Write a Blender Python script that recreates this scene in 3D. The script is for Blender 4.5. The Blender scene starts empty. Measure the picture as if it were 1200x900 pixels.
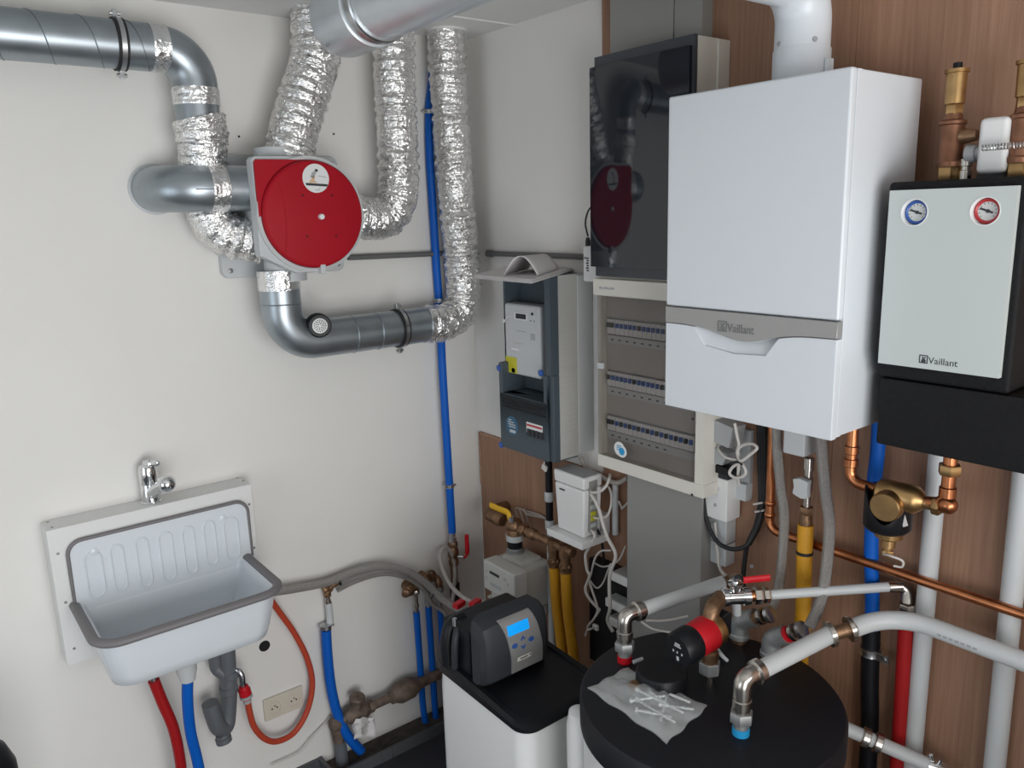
import bpy, bmesh, math, random
import numpy as np
from mathutils import Vector, Matrix
random.seed(7); rng = np.random.default_rng(7)
C = bpy.context.scene.collection
scene = bpy.context.scene

# ------------------------------------------------------------------ camera
F = 930.0
CAM = np.array([-1.81, -2.556, 2.03])
def _basis():
    vl, vr = (1820, 215), (-150, 272)              # vanishing points of the two walls
    dx = np.array([vl[0]-600, 450-vl[1], -F]); dx /= np.linalg.norm(dx)
    dy = np.array([vr[0]-600, 450-vr[1], -F]); dy /= np.linalg.norm(dy)
    m = dx+dy; m /= np.linalg.norm(m); d = dx-dy; d /= np.linalg.norm(d)
    dx = (m+d)/math.sqrt(2); dy = (m-d)/math.sqrt(2)
    return np.array([dx, dy, np.cross(dx, dy)])
RM = _basis()
cam = bpy.data.cameras.new('camera'); cam.sensor_width = 36; cam.lens = 36*F/1200; cam.clip_start = 0.02
camo = bpy.data.objects.new('camera', cam); C.objects.link(camo)
camo.matrix_world = Matrix.Translation(Vector(CAM)) @ Matrix([list(r) for r in RM]).to_4x4()
scene.camera = camo

# ------------------------------------------------------------------ light
HC = 2.657                                          # ceiling height
scene.view_settings.view_transform = 'Standard'; scene.view_settings.look = 'None'
scene.view_settings.gamma = 1; scene.view_settings.use_curve_mapping = False
scene.view_settings.exposure = 0.15
world = bpy.data.worlds.new('sky'); scene.world = world; world.use_nodes = True
world.node_tree.nodes['Background'].inputs[0].default_value = (0.75, 0.87, 1.0, 1)
world.node_tree.nodes['Background'].inputs[1].default_value = 1.2
def area(name, loc, rot, sx, sy, power, col):
    l = bpy.data.lights.new(name, 'AREA'); l.shape = 'RECTANGLE'; l.size = sx; l.size_y = sy
    l.energy = power; l.color = col
    o = bpy.data.objects.new(name, l); C.objects.link(o); o.location = loc; o.rotation_euler = rot
    return o
# daylight through the low opening behind the camera, and through the opening at the left
area('daylight_door', (-1.40, -3.62, 1.12), (math.radians(90), 0, 0), 2.0, 1.6, 57, (1.0, 0.985, 0.955))
area('daylight_side', (-3.92, -1.6, 1.35), (math.radians(90), 0, math.radians(-90)), 1.5, 1.5, 8, (0.90, 0.95, 1.0))

# ------------------------------------------------------------------ photo measuring helpers (pixel -> point on a wall-parallel plane)
def ray(px, py): return RM @ np.array([px-600, 450-py, -F])
def L(px, py, d=0.0):                               # plane d in front of the left wall
    r = ray(px, py); return CAM + r*((-d-CAM[1])/r[1])
def W(px, py, d=0.0):                               # plane d in front of the right wall
    r = ray(px, py); return CAM + r*((-d-CAM[0])/r[0])
def Z(px, py, z):                                   # horizontal plane
    r = ray(px, py); return CAM + r*((z-CAM[2])/r[2])
X = lambda x, px, py: W(px, py, -x)

# ------------------------------------------------------------------ materials
def mat(name, rgb, rough=0.5, metal=0.0, var=0.0, vscale=8.0, bump=0.0, bscale=60.0, coat=0.0, spec=0.5, stretch=None, rvar=0.0):
    m = bpy.data.materials.new(name); m.use_nodes = True
    nt = m.node_tree; b = nt.nodes['Principled BSDF']
    b.inputs['Base Color'].default_value = (*rgb, 1); b.inputs['Roughness'].default_value = rough
    b.inputs['Metallic'].default_value = metal; b.inputs['Coat Weight'].default_value = coat
    b.inputs['Specular IOR Level'].default_value = spec
    tc = nt.nodes.new('ShaderNodeTexCoord'); mp = nt.nodes.new('ShaderNodeMapping')
    nt.links.new(tc.outputs['Object'], mp.inputs['Vector'])
    if stretch: mp.inputs['Scale'].default_value = stretch
    if var or rvar:
        n = nt.nodes.new('ShaderNodeTexNoise'); n.inputs['Scale'].default_value = vscale; n.inputs['Detail'].default_value = 5
        nt.links.new(mp.outputs['Vector'], n.inputs['Vector'])
        if var:
            r = nt.nodes.new('ShaderNodeValToRGB')
            r.color_ramp.elements[0].position = 0.3; r.color_ramp.elements[1].position = 0.7
            r.color_ramp.elements[0].color = (*[c*(1-var) for c in rgb], 1)
            r.color_ramp.elements[1].color = (*[min(1, c*(1+var)) for c in rgb], 1)
            nt.links.new(n.outputs['Fac'], r.inputs['Fac']); nt.links.new(r.outputs['Color'], b.inputs['Base Color'])
        if rvar:
            mr = nt.nodes.new('ShaderNodeMapRange'); mr.inputs['To Min'].default_value = rough-rvar; mr.inputs['To Max'].default_value = rough+rvar
            nt.links.new(n.outputs['Fac'], mr.inputs['Value']); nt.links.new(mr.outputs['Result'], b.inputs['Roughness'])
    if bump:
        n2 = nt.nodes.new('ShaderNodeTexNoise'); n2.inputs['Scale'].default_value = bscale; n2.inputs['Detail'].default_value = 4
        nt.links.new(mp.outputs['Vector'], n2.inputs['Vector'])
        bp = nt.nodes.new('ShaderNodeBump'); bp.inputs['Strength'].default_value = bump; bp.inputs['Distance'].default_value = 0.01
        nt.links.new(n2.outputs['Fac'], bp.inputs['Height']); nt.links.new(bp.outputs['Normal'], b.inputs['Normal'])
    return m
M = {}
M['wall'] = mat('white_paint', (0.76, 0.745, 0.715), 0.75, var=0.015, vscale=3, bump=0.05, bscale=180)
M['ceil'] = mat('ceiling_paint', (0.74, 0.74, 0.73), 0.8, var=0.01, vscale=3)
M['floor'] = mat('dark_tile', (0.035, 0.036, 0.042), 0.5, var=0.15, vscale=20)
M['grout'] = mat('grout', (0.12, 0.12, 0.12), 0.9)
M['skirt'] = mat('grey_tile', (0.075, 0.078, 0.085), 0.5, var=0.12, vscale=15)
M['soil'] = mat('pit_soil', (0.06, 0.05, 0.04), 0.95, var=0.4, vscale=30, bump=0.6, bscale=60)
M['galv'] = mat('galvanised', (0.36, 0.40, 0.43), 0.36, 0.9, var=0.10, vscale=14, rvar=0.06)
M['palegalv'] = mat('pale_galvanised', (0.56, 0.60, 0.63), 0.32, 0.55, var=0.06, vscale=8, rvar=0.05)
M['galvdk'] = mat('galvanised_seam', (0.22, 0.24, 0.26), 0.4, 0.8)
M['foil'] = mat('aluminium_foil', (0.90, 0.89, 0.88), 0.19, 1.0, var=0.08, vscale=40, bump=1.0, bscale=60)
M['tape'] = mat('foil_tape', (0.86, 0.86, 0.86), 0.25, 1.0, bump=0.7, bscale=55)
M['steel'] = mat('zinc_steel', (0.55, 0.56, 0.57), 0.3, 1.0, var=0.1, vscale=30)
M['chrome'] = mat('chrome', (0.75, 0.76, 0.77), 0.08, 1.0)
M['rubber'] = mat('black_rubber', (0.012, 0.012, 0.014), 0.6)
M['black'] = mat('black_plastic', (0.007, 0.0075, 0.010), 0.42, spec=0.3)
M['foam'] = mat('black_foam', (0.007, 0.007, 0.008), 0.7, var=0.2, vscale=90, bump=0.2, bscale=250, spec=0.25)
M['lid'] = mat('black_lid', (0.007, 0.0075, 0.011), 0.5, bump=0.08, bscale=300, spec=0.35)
M['dark'] = mat('dark_grey_plastic', (0.030, 0.032, 0.038), 0.5, bump=0.1, bscale=300, spec=0.3)
M['white'] = mat('white_plastic', (0.74, 0.745, 0.74), 0.4)
M['cream'] = mat('cream_plastic', (0.66, 0.64, 0.58), 0.45)
M['boiler'] = mat('white_enamel', (0.67, 0.705, 0.745), 0.30)
M['flue'] = mat('white_flue', (0.70, 0.74, 0.78), 0.32, var=0.03, vscale=6)
M['silver'] = mat('silver_plastic', (0.36, 0.355, 0.35), 0.4, 0.4)
M['lettergrey'] = mat('grey_lettering', (0.17, 0.17, 0.17), 0.4, 0.0)
M['letterdark'] = mat('dark_lettering', (0.03, 0.035, 0.04), 0.5)
M['greybox'] = mat('grey_plastic', (0.36, 0.37, 0.38), 0.5)
M['grey'] = mat('mid_grey_metal', (0.27, 0.268, 0.255), 0.5)
M['ltgrey'] = mat('light_grey_plastic', (0.52, 0.54, 0.55), 0.45)
M['metergrey'] = mat('meter_housing_grey', (0.058, 0.078, 0.095), 0.5)
M['meterside'] = mat('ribbed_grey_panel', (0.44, 0.44, 0.42), 0.55)
M['red'] = mat('red_plastic', (0.37, 0.006, 0.016), 0.55, var=0.04, vscale=10, spec=0.2)
M['redbright'] = mat('bright_red_plastic', (0.50, 0.010, 0.018), 0.38, spec=0.3)
M['redpex'] = mat('red_pipe', (0.36, 0.010, 0.012), 0.45, spec=0.3)
M['orange'] = mat('orange_rubber', (0.46, 0.06, 0.028), 0.5, spec=0.3)
M['blue'] = mat('blue_pipe', (0.003, 0.105, 0.50), 0.45, spec=0.25)
M['cyan'] = mat('cyan_plastic', (0.02, 0.30, 0.60), 0.4)
M['whitepipe'] = mat('white_pipe', (0.56, 0.58, 0.59), 0.4)
M['yellow'] = mat('yellow_hose', (0.62, 0.30, 0.015), 0.5, bump=0.25, bscale=120)
M['yellowbright'] = mat('yellow_label', (0.55, 0.52, 0.03), 0.5)
M['yhandle'] = mat('yellow_handle', (0.75, 0.42, 0.01), 0.4)
M['brass'] = mat('brass', (0.46, 0.29, 0.13), 0.38, 1.0, var=0.2, vscale=25)
M['copperdull'] = mat('dull_copper', (0.24, 0.115, 0.07), 0.45, 0.85, var=0.25, vscale=30)
M['brassdirty'] = mat('dirty_brass', (0.17, 0.125, 0.10), 0.65, 0.35, var=0.4, vscale=35, bump=0.4, bscale=70)
M['brassdull'] = mat('dull_brass', (0.26, 0.155, 0.09), 0.45, 0.85, var=0.3, vscale=40, bump=0.2, bscale=80)
M['copper'] = mat('copper', (0.52, 0.20, 0.09), 0.3, 1.0, var=0.25, vscale=20)
M['nickel'] = mat('nickel_fitting', (0.50, 0.47, 0.43), 0.25, 1.0)
M['malleable'] = mat('galvanised_iron', (0.34, 0.35, 0.35), 0.5, 0.7, var=0.15, vscale=40)
M['braid'] = mat('braided_steel', (0.40, 0.38, 0.36), 0.42, 0.7, var=0.25, vscale=400, bump=0.6, bscale=500)
M['greyhose'] = mat('grey_hose', (0.34, 0.32, 0.30), 0.45, 0.2)
M['clearhose'] = mat('clear_grey_hose', (0.42, 0.39, 0.36), 0.35)
M['enamel'] = mat('sink_enamel', (0.66, 0.70, 0.74), 0.22)
M['board'] = mat('white_board', (0.72, 0.72, 0.71), 0.5)
M['rim'] = mat('grey_edging', (0.17, 0.16, 0.165), 0.5)
M['trapgrey'] = mat('grey_pvc', (0.12, 0.13, 0.145), 0.45)
M['socket'] = mat('cream_socket', (0.62, 0.57, 0.48), 0.4)
M['glassblk'] = mat('smoked_black_glass', (0.009, 0.012, 0.019), 0.04, spec=0.72)
M['frameblk'] = mat('dark_frame', (0.05, 0.055, 0.065), 0.3)
M['paper'] = mat('paper', (0.68, 0.66, 0.66), 0.8)
M['paperwarm'] = mat('warm_paper', (0.52, 0.45, 0.38), 0.8)
M['printed'] = mat('printed_blue', (0.025, 0.105, 0.19), 0.5)
M['cable'] = mat('white_cable', (0.58, 0.55, 0.52), 0.5)
M['gauge'] = mat('gauge_face', (0.62, 0.63, 0.62), 0.5)
M['gaugeblue'] = mat('gauge_blue', (0.03, 0.10, 0.36), 0.4)
M['gaugered'] = mat('gauge_red', (0.45, 0.03, 0.04), 0.4)
M['plate'] = mat('silver_white_plate', (0.52, 0.56, 0.55), 0.42)
M['conduit'] = mat('dark_grey_conduit', (0.13, 0.13, 0.13), 0.5)
M['gasmeter'] = mat('gas_meter_paint', (0.50, 0.50, 0.47), 0.45)
M['hole'] = mat('dark_hole', (0.01, 0.01, 0.01), 0.9)
M['skin'] = mat('printed_skin', (0.62, 0.42, 0.26), 0.6)
M['smokedin'] = mat('enclosure_inside', (0.46, 0.44, 0.42), 0.6)
M['perfdisc'] = mat('perforated_zinc', (0.50, 0.50, 0.50), 0.45, 0.3)
M['zincscrew'] = mat('bright_zinc', (0.80, 0.82, 0.83), 0.35, 0.3)
M['screw'] = mat('screw_head', (0.25, 0.25, 0.25), 0.4, 0.6)

def mat_wood():
    m = bpy.data.materials.new('plywood'); m.use_nodes = True; nt = m.node_tree; b = nt.nodes['Principled BSDF']
    b.inputs['Roughness'].default_value = 0.6
    g = nt.nodes.new('ShaderNodeNewGeometry'); mp = nt.nodes.new('ShaderNodeMapping'); mp.inputs['Scale'].default_value = (1, 55, 1.6)
    nt.links.new(g.outputs['Position'], mp.inputs['Vector'])
    n = nt.nodes.new('ShaderNodeTexNoise'); n.inputs['Scale'].default_value = 2.2; n.inputs['Detail'].default_value = 8; n.inputs['Roughness'].default_value = 0.62
    nt.links.new(mp.outputs['Vector'], n.inputs['Vector'])
    r = nt.nodes.new('ShaderNodeValToRGB'); r.color_ramp.elements[0].position = 0.28; r.color_ramp.elements[1].position = 0.75
    r.color_ramp.elements[0].color = (0.250, 0.130, 0.080, 1); r.color_ramp.elements[1].color = (0.370, 0.212, 0.136, 1)
    nt.links.new(n.outputs['Fac'], r.inputs['Fac'])
    mp2 = nt.nodes.new('ShaderNodeMapping'); mp2.inputs['Scale'].default_value = (1, 5, 0.35)
    nt.links.new(g.outputs['Position'], mp2.inputs['Vector'])
    n2 = nt.nodes.new('ShaderNodeTexNoise'); n2.inputs['Scale'].default_value = 1.3; n2.inputs['Detail'].default_value = 2
    nt.links.new(mp2.outputs['Vector'], n2.inputs['Vector'])
    mr = nt.nodes.new('ShaderNodeMapRange'); mr.inputs['From Min'].default_value = 0.3; mr.inputs['From Max'].default_value = 0.7
    mr.inputs['To Min'].default_value = 0.88; mr.inputs['To Max'].default_value = 1.12
    nt.links.new(n2.outputs['Fac'], mr.inputs['Value'])
    mx = nt.nodes.new('ShaderNodeVectorMath'); mx.operation = 'SCALE'
    nt.links.new(r.outputs['Color'], mx.inputs[0]); nt.links.new(mr.outputs['Result'], mx.inputs['Scale'])
    nt.links.new(mx.outputs['Vector'], b.inputs['Base Color'])
    bp = nt.nodes.new('ShaderNodeBump'); bp.inputs['Strength'].default_value = 0.12; bp.inputs['Distance'].default_value = 0.004
    nt.links.new(n.outputs['Fac'], bp.inputs['Height']); nt.links.new(bp.outputs['Normal'], b.inputs['Normal'])
    return m
M['wood'] = mat_wood()
M['woodedge'] = mat('raw_wood_edge', (0.36, 0.22, 0.14), 0.8, var=0.35, vscale=40)

def mat_glass(name, tint, gloss=0.12, rough=0.08):
    m = bpy.data.materials.new(name); m.use_nodes = True; nt = m.node_tree; nt.nodes.clear()
    out = nt.nodes.new('ShaderNodeOutputMaterial'); mix = nt.nodes.new('ShaderNodeMixShader')
    t = nt.nodes.new('ShaderNodeBsdfTransparent'); t.inputs['Color'].default_value = (*tint, 1)
    g = nt.nodes.new('ShaderNodeBsdfGlossy'); g.inputs['Roughness'].default_value = rough; g.inputs['Color'].default_value = (0.9, 0.9, 0.9, 1)
    fr = nt.nodes.new('ShaderNodeFresnel'); fr.inputs['IOR'].default_value = 1.45
    ad = nt.nodes.new('ShaderNodeMath'); ad.operation = 'ADD'; ad.inputs[1].default_value = gloss
    ge = nt.nodes.new('ShaderNodeNewGeometry'); inv = nt.nodes.new('ShaderNodeMath'); inv.operation = 'SUBTRACT'; inv.inputs[0].default_value = 1
    mu = nt.nodes.new('ShaderNodeMath'); mu.operation = 'MULTIPLY'
    nt.links.new(ge.outputs['Backfacing'], inv.inputs[1]); nt.links.new(fr.outputs[0], ad.inputs[0])
    nt.links.new(ad.outputs[0], mu.inputs[0]); nt.links.new(inv.outputs[0], mu.inputs[1]); nt.links.new(mu.outputs[0], mix.inputs[0])
    nt.links.new(t.outputs[0], mix.inputs[1]); nt.links.new(g.outputs[0], mix.inputs[2]); nt.links.new(mix.outputs[0], out.inputs[0])
    return m
M['smoke'] = mat_glass('smoked_clear_plastic', (0.77, 0.755, 0.745), 0.0, 0.12)
def mat_bag():
    m = bpy.data.materials.new('clear_polythene'); m.use_nodes = True; nt = m.node_tree; nt.nodes.clear()
    out = nt.nodes.new('ShaderNodeOutputMaterial'); mix = nt.nodes.new('ShaderNodeMixShader'); mix.inputs[0].default_value = 0.32
    t = nt.nodes.new('ShaderNodeBsdfTransparent'); t.inputs['Color'].default_value = (0.93, 0.95, 0.95, 1)
    b = nt.nodes.new('ShaderNodeBsdfPrincipled'); b.inputs['Base Color'].default_value = (0.86, 0.89, 0.89, 1); b.inputs['Roughness'].default_value = 0.2
    tc = nt.nodes.new('ShaderNodeTexCoord'); n = nt.nodes.new('ShaderNodeTexNoise'); n.inputs['Scale'].default_value = 30
    nt.links.new(tc.outputs['Object'], n.inputs['Vector'])
    bp = nt.nodes.new('ShaderNodeBump'); bp.inputs['Strength'].default_value = 0.6; bp.inputs['Distance'].default_value = 0.01
    nt.links.new(n.outputs['Fac'], bp.inputs['Height']); nt.links.new(bp.outputs['Normal'], b.inputs['Normal'])
    nt.links.new(t.outputs[0], mix.inputs[1]); nt.links.new(b.outputs[0], mix.inputs[2]); nt.links.new(mix.outputs[0], out.inputs[0])
    return m
M['bag'] = mat_bag()
def mat_emit(name, rgb, s):
    m = bpy.data.materials.new(name); m.use_nodes = True; b = m.node_tree.nodes['Principled BSDF']
    b.inputs['Base Color'].default_value = (*rgb, 1); b.inputs['Emission Color'].default_value = (*rgb, 1); b.inputs['Emission Strength'].default_value = s
    return m
M['lcd'] = mat_emit('backlit_lcd', (0.0, 0.28, 0.75), 0.55)

# ------------------------------------------------------------------ mesh helpers
def catmull(pts, k=8, closed=False):
    P = [np.array(p, float) for p in pts]; n = len(P)
    if n < 3: return [P[0]+(P[1]-P[0])*t for t in np.linspace(0, 1, 2)]
    out = []
    for i in range(n if closed else n-1):
        p0 = P[(i-1) % n] if (closed or i > 0) else 2*P[0]-P[1]
        p1 = P[i]; p2 = P[(i+1) % n]
        p3 = P[(i+2) % n] if (closed or i+2 < n) else 2*P[-1]-P[-2]
        for j in range(k):
            t = j/k
            out.append(0.5*((2*p1)+(-p0+p2)*t+(2*p0-5*p1+4*p2-p3)*t*t+(-p0+3*p1-3*p2+p3)*t**3))
    if not closed: out.append(P[-1])
    return out
def fillet(pts, rad, n=8):
    P = [np.array(p, float) for p in pts]; out = [P[0]]
    for i in range(1, len(P)-1):
        r = rad[i-1] if isinstance(rad, (list, tuple)) else rad
        a = P[i-1]-P[i]; b = P[i+1]-P[i]; la = np.linalg.norm(a); lb = np.linalg.norm(b)
        a /= la; b /= lb
        ang = math.acos(max(-1, min(1, float(a@b)))); tl = min(r/math.tan(ang/2), la*0.49 if i > 1 else la*0.98, lb*0.49 if i < len(P)-2 else lb*0.98)
        s = P[i]+a*tl; e = P[i]+b*tl
        rr = tl*math.tan(ang/2); bis = (a+b); bis /= np.linalg.norm(bis); cen = P[i]+bis*(rr/math.sin(ang/2))
        u = s-cen; v = e-cen; om = math.acos(max(-1, min(1, float(u@v)/(np.linalg.norm(u)*np.linalg.norm(v)))))
        for j in range(n+1):
            t = j/n; out.append(cen+(math.sin((1-t)*om)*u+math.sin(t*om)*v)/math.sin(om))
    out.append(P[-1]); return out
def resample(pts, step):
    P = np.array(pts); d = np.r_[0, np.cumsum(np.linalg.norm(np.diff(P, axis=0), axis=1))]
    n = max(2, int(d[-1]/step)+1); s = np.linspace(0, d[-1], n)
    return np.stack([np.interp(s, d, P[:, k]) for k in range(3)], 1), s
def lerp(a, b, t): return np.array(a)+(np.array(b)-np.array(a))*t
def unit(v): v = np.array(v, float); return v/np.linalg.norm(v)
def perp(a):
    a = unit(a); h = np.array([0, 0, 1.0]) if abs(a[2]) < 0.9 else np.array([1.0, 0, 0])
    u = unit(np.cross(h, a)); return u, np.cross(a, u)

class MB:
    def __init__(s): s.v = []; s.f = []
    def add(s, vs, fs):
        o = len(s.v); s.v += [tuple(map(float, p)) for p in vs]; s.f += [tuple(i+o for i in f) for f in fs]; return s
    def box(s, x0, x1, y0, y1, z0, z1):
        x0, x1 = sorted((x0, x1)); y0, y1 = sorted((y0, y1)); z0, z1 = sorted((z0, z1))
        return s.add([(x0,y0,z0),(x1,y0,z0),(x1,y1,z0),(x0,y1,z0),(x0,y0,z1),(x1,y0,z1),(x1,y1,z1),(x0,y1,z1)],
                     [(0,3,2,1),(4,5,6,7),(0,1,5,4),(1,2,6,5),(2,3,7,6),(3,0,4,7)])
    def obox(s, c, u, v, w):                        # centre and three half vectors
        c, u, v, w = map(np.array, (c, u, v, w))
        if np.dot(np.cross(u, v), w) < 0: u = -u
        vs = [c+a*u+b*v+d*w for d in (-1,1) for a, b in ((-1,-1),(1,-1),(1,1),(-1,1))]
        return s.add(vs, [(0,3,2,1),(4,5,6,7),(0,1,5,4),(1,2,6,5),(2,3,7,6),(3,0,4,7)])
    def prism(s, pts, vec):
        P = [np.array(p, float) for p in pts]; n = len(P); vec = np.array(vec, float)
        nrm = sum(np.cross(P[i]-P[0], P[(i+1) % n]-P[0]) for i in range(n))
        if nrm @ vec > 0: P = P[::-1]
        Q = [p+vec for p in P]
        return s.add(P+Q, [tuple(range(n)), tuple(range(2*n-1, n-1, -1))]+[(i, i+n, (i+1) % n+n, (i+1) % n) for i in range(n)])
    def tube(s, pts, r, n=14, cap=True, closed=False, jitter=0.0, sx=1.0):
        P = np.array(pts, float); m = len(P)
        T = np.zeros_like(P)
        if closed: T = np.roll(P, -1, 0)-np.roll(P, 1, 0)
        else:
            T[1:-1] = P[2:]-P[:-2]; T[0] = P[1]-P[0]; T[-1] = P[-1]-P[-2]
        T /= np.linalg.norm(T, axis=1)[:, None]+1e-12
        u, _ = perp(T[0]); U = [u]
        for i in range(1, m):
            u = U[-1]-T[i]*(U[-1]@T[i]); U.append(u/np.linalg.norm(u))
        R = np.full(m, r, float) if np.isscalar(r) else np.array(r, float)
        vs = []
        for i in range(m):
            w = np.cross(T[i], U[i])
            for k in range(n):
                a = 2*math.pi*k/n; rr = R[i]*(1+(rng.normal()*jitter if jitter else 0))
                vs.append(P[i]+rr*(math.cos(a)*U[i]*sx+math.sin(a)*w))
        fs = []
        for i in range(m if closed else m-1):
            j = (i+1) % m
            for k in range(n):
                k2 = (k+1) % n; fs.append((i*n+k, i*n+k2, j*n+k2, j*n+k))
        if cap and not closed: fs += [tuple(range(n-1, -1, -1)), tuple((m-1)*n+k for k in range(n))]
        return s.add(vs, fs)
    def lathe(s, p, ax, prof, n=28):                # prof: (distance along axis, radius)
        a = unit(ax); u, w = perp(a); p = np.array(p, float); vs = []; m = len(prof)
        for t, r in prof:
            for k in range(n):
                q = 2*math.pi*k/n; vs.append(p+a*t+max(r, 1e-5)*(math.cos(q)*u+math.sin(q)*w))
        fs = [(i*n+k, i*n+(k+1) % n, (i+1)*n+(k+1) % n, (i+1)*n+k) for i in range(m-1) for k in range(n)]
        fs += [tuple(range(n-1, -1, -1)), tuple((m-1)*n+k for k in range(n))]
        return s.add(vs, fs)
    def cyl(s, p0, p1, r0, r1=None, n=24):
        d = np.array(p1, float)-np.array(p0, float)
        return s.lathe(p0, d, [(0, r0), (np.linalg.norm(d), r0 if r1 is None else r1)], n)
    def ball(s, c, r, n=16, sc=(1, 1, 1)):
        c = np.array(c, float); vs = []; m = n//2
        for i in range(m+1):
            t = math.pi*i/m
            for k in range(n):
                q = 2*math.pi*k/n; vs.append(c+np.array([r*sc[0]*math.sin(t)*math.cos(q), r*sc[1]*math.sin(t)*math.sin(q), -r*sc[2]*math.cos(t)]))
        return s.add(vs, [(i*n+k, i*n+(k+1) % n, (i+1)*n+(k+1) % n, (i+1)*n+k) for i in range(m) for k in range(n)])
    def loft(s, rings, cap0=False, cap1=False):
        n = len(rings[0]); vs = [p for r in rings for p in r]
        fs = [(i*n+k, i*n+(k+1) % n, (i+1)*n+(k+1) % n, (i+1)*n+k) for i in range(len(rings)-1) for k in range(n)]
        if cap0: fs.append(tuple(range(n-1, -1, -1)))
        if cap1: fs.append(tuple((len(rings)-1)*n+k for k in range(n)))
        return s.add(vs, fs)

def base_of(o):
    while o.parent: o = o.parent
    return np.array(o.location)
def build(name, mb, m, parent=None, bevel=0.0, loc=None, ang=38, seg=2):
    me = bpy.data.meshes.new(name)
    off = base_of(parent) if parent is not None else np.array(loc if loc is not None else np.mean(np.array(mb.v), axis=0))
    me.from_pydata([tuple(np.array(v)-off) for v in mb.v], [], mb.f); me.update()
    bm = bmesh.new(); bm.from_mesh(me)
    bmesh.ops.remove_doubles(bm, verts=bm.verts, dist=2e-5)
    bmesh.ops.recalc_face_normals(bm, faces=bm.faces)
    if bevel:
        es = [e for e in bm.edges if len(e.link_faces) == 2 and e.calc_face_angle(0) > math.radians(40)]
        bmesh.ops.bevel(bm, geom=es, offset=bevel, segments=seg, affect='EDGES', profile=0.5, clamp_overlap=True)
    bm.to_mesh(me); bm.free()
    me.shade_smooth(); me.set_sharp_from_angle(angle=math.radians(ang))
    me.materials.append(M[m] if isinstance(m, str) else m)
    o = bpy.data.objects.new(name, me); C.objects.link(o)
    if parent is not None: o.parent = parent
    else: o.location = off
    if bevel:
        wn = o.modifiers.new('weighted_normal', 'WEIGHTED_NORMAL'); wn.keep_sharp = True
    return o
def tag(o, label, cat, group=None):
    o['label'] = label; o['category'] = cat
    if group: o['group'] = group
    return o
def thing(name, label, cat, loc, group=None):
    o = bpy.data.objects.new(name, None); o.empty_display_size = 0.05; C.objects.link(o); o.location = tuple(map(float, loc))
    return tag(o, label, cat, group)
def struct(name, mb, m, parent=None, bevel=0):
    o = build(name, mb, m, parent, bevel, loc=(0, 0, 0) if parent is None else None); o['kind'] = 'structure'; return o
def lettering(name, txt, org, u, v, size, m, parent, ext=0.0005, width=None):
    cu = bpy.data.curves.new(name, 'FONT'); cu.body = txt; cu.size = size; cu.extrude = ext; cu.align_x = 'LEFT'
    ob = bpy.data.objects.new(name, cu); me = bpy.data.meshes.new_from_object(ob); bpy.data.objects.remove(ob)
    u = np.array(u, float); v = np.array(v, float); w = np.cross(u, v); off = base_of(parent)
    co = np.array([vv.co[:] for vv in me.vertices])
    k = width/(co[:, 0].max()-co[:, 0].min()) if width else 1
    for vv, c in zip(me.vertices, co):
        vv.co = tuple(np.array(org)-off+u*(c[0]-co[:, 0].min())*k+v*c[1]+w*c[2])
    me.materials.append(M[m]); o = bpy.data.objects.new(name, me); C.objects.link(o); o.parent = parent; me.name = name
    return o
WU, LU, UP = (0, -1, 0), (1, 0, 0), (0, 0, 1)       # text directions on the right and left wall
def pipe(name, label, cat, pts, r, m, smooth=6, n=14, group=None):
    o = build(name, MB().tube(catmull(pts, smooth) if smooth else pts, r, n), m); return tag(o, label, cat, group)
def hexnut(mb, p, ax, t0, t1, r): mb.lathe(p, ax, [(t0, r*0.93), (t0+0.002, r), (t1-0.002, r), (t1, r*0.93)], 6); return mb
exec_order = 0

# ================================================================== ROOM
wl = struct('wall_left', MB().box(-4, 0.1, 0, 0.1, -0.1, HC+0.1), 'wall')
wr = struct('wall_right', MB().box(0, 0.1, -3.7, 0, -0.1, HC+0.1), 'wall')
ce_ = struct('ceiling', MB().box(-4, 0, -3.7, 0, HC, HC+0.1), 'ceil')
fl = struct('floor', MB().box(-4, 0, -3.7, 0, -0.1, -0.004), 'grout')
k = 0
for ix in range(9):
    for iy in range(8):
        x1 = -0.60-0.45*(ix-1); y1 = -0.125-0.45*iy; x0 = x1-0.446; y0 = y1-0.446
        x1 = min(x1, -0.001)
        if x1-x0 < 0.05: continue
        build('tile', MB().box(max(x0, -3.99), x1, max(y0, -3.69), y1, -0.02, 0.0), 'floor', fl, bevel=0.0015, seg=1)
# back wall with the wide low opening, side wall with a window opening
struct('wall_back', MB().box(-4, -2.45, -3.8, -3.7, 0, HC).box(-2.45, -0.35, -3.8, -3.7, 2.0, HC).box(-0.35, 0, -3.8, -3.7, 0, HC).box(-2.45, -0.35, -3.8, -3.7, -0.1, 0.1), 'wall')
struct('wall_side', MB().box(-4.1, -4, -3.7, -2.4, 0, HC).box(-4.1, -4, -0.8, 0, 0, HC).box(-4.1, -4, -2.4, -0.8, 0, 0.6).box(-4.1, -4, -2.4, -0.8, 2.15, HC), 'wall')
struct('added_shade_wall', MB().box(-1.02, -0.16, -2.88, -2.78, 0, 1.28), 'wall')  # invented low wall out of view, added to shade the lower right wall
# plywood lining of the right wall
ysm = W(1004, 40, 0.012)[1]
wp = [(ysm+0.0008, -0.735, 0.0, HC), (ysm-1.22, ysm, 0.0, HC), (-3.69, ysm-1.2208, 0.0, HC), (-0.7345, -0.022, 0.0, 1.165)]
for y0, y1, z0, z1 in wp: build('plywood_panel', MB().box(-0.012, 0, y0, y1, z0, z1), 'wood', wr, bevel=0.001, seg=1)
build('board_edge', MB().box(-0.0135, 0, -0.028, -0.020, 0.95, 1.165).box(-0.0135, 0, -0.16, -0.020, 1.163, 1.170), 'woodedge', wr)
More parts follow.
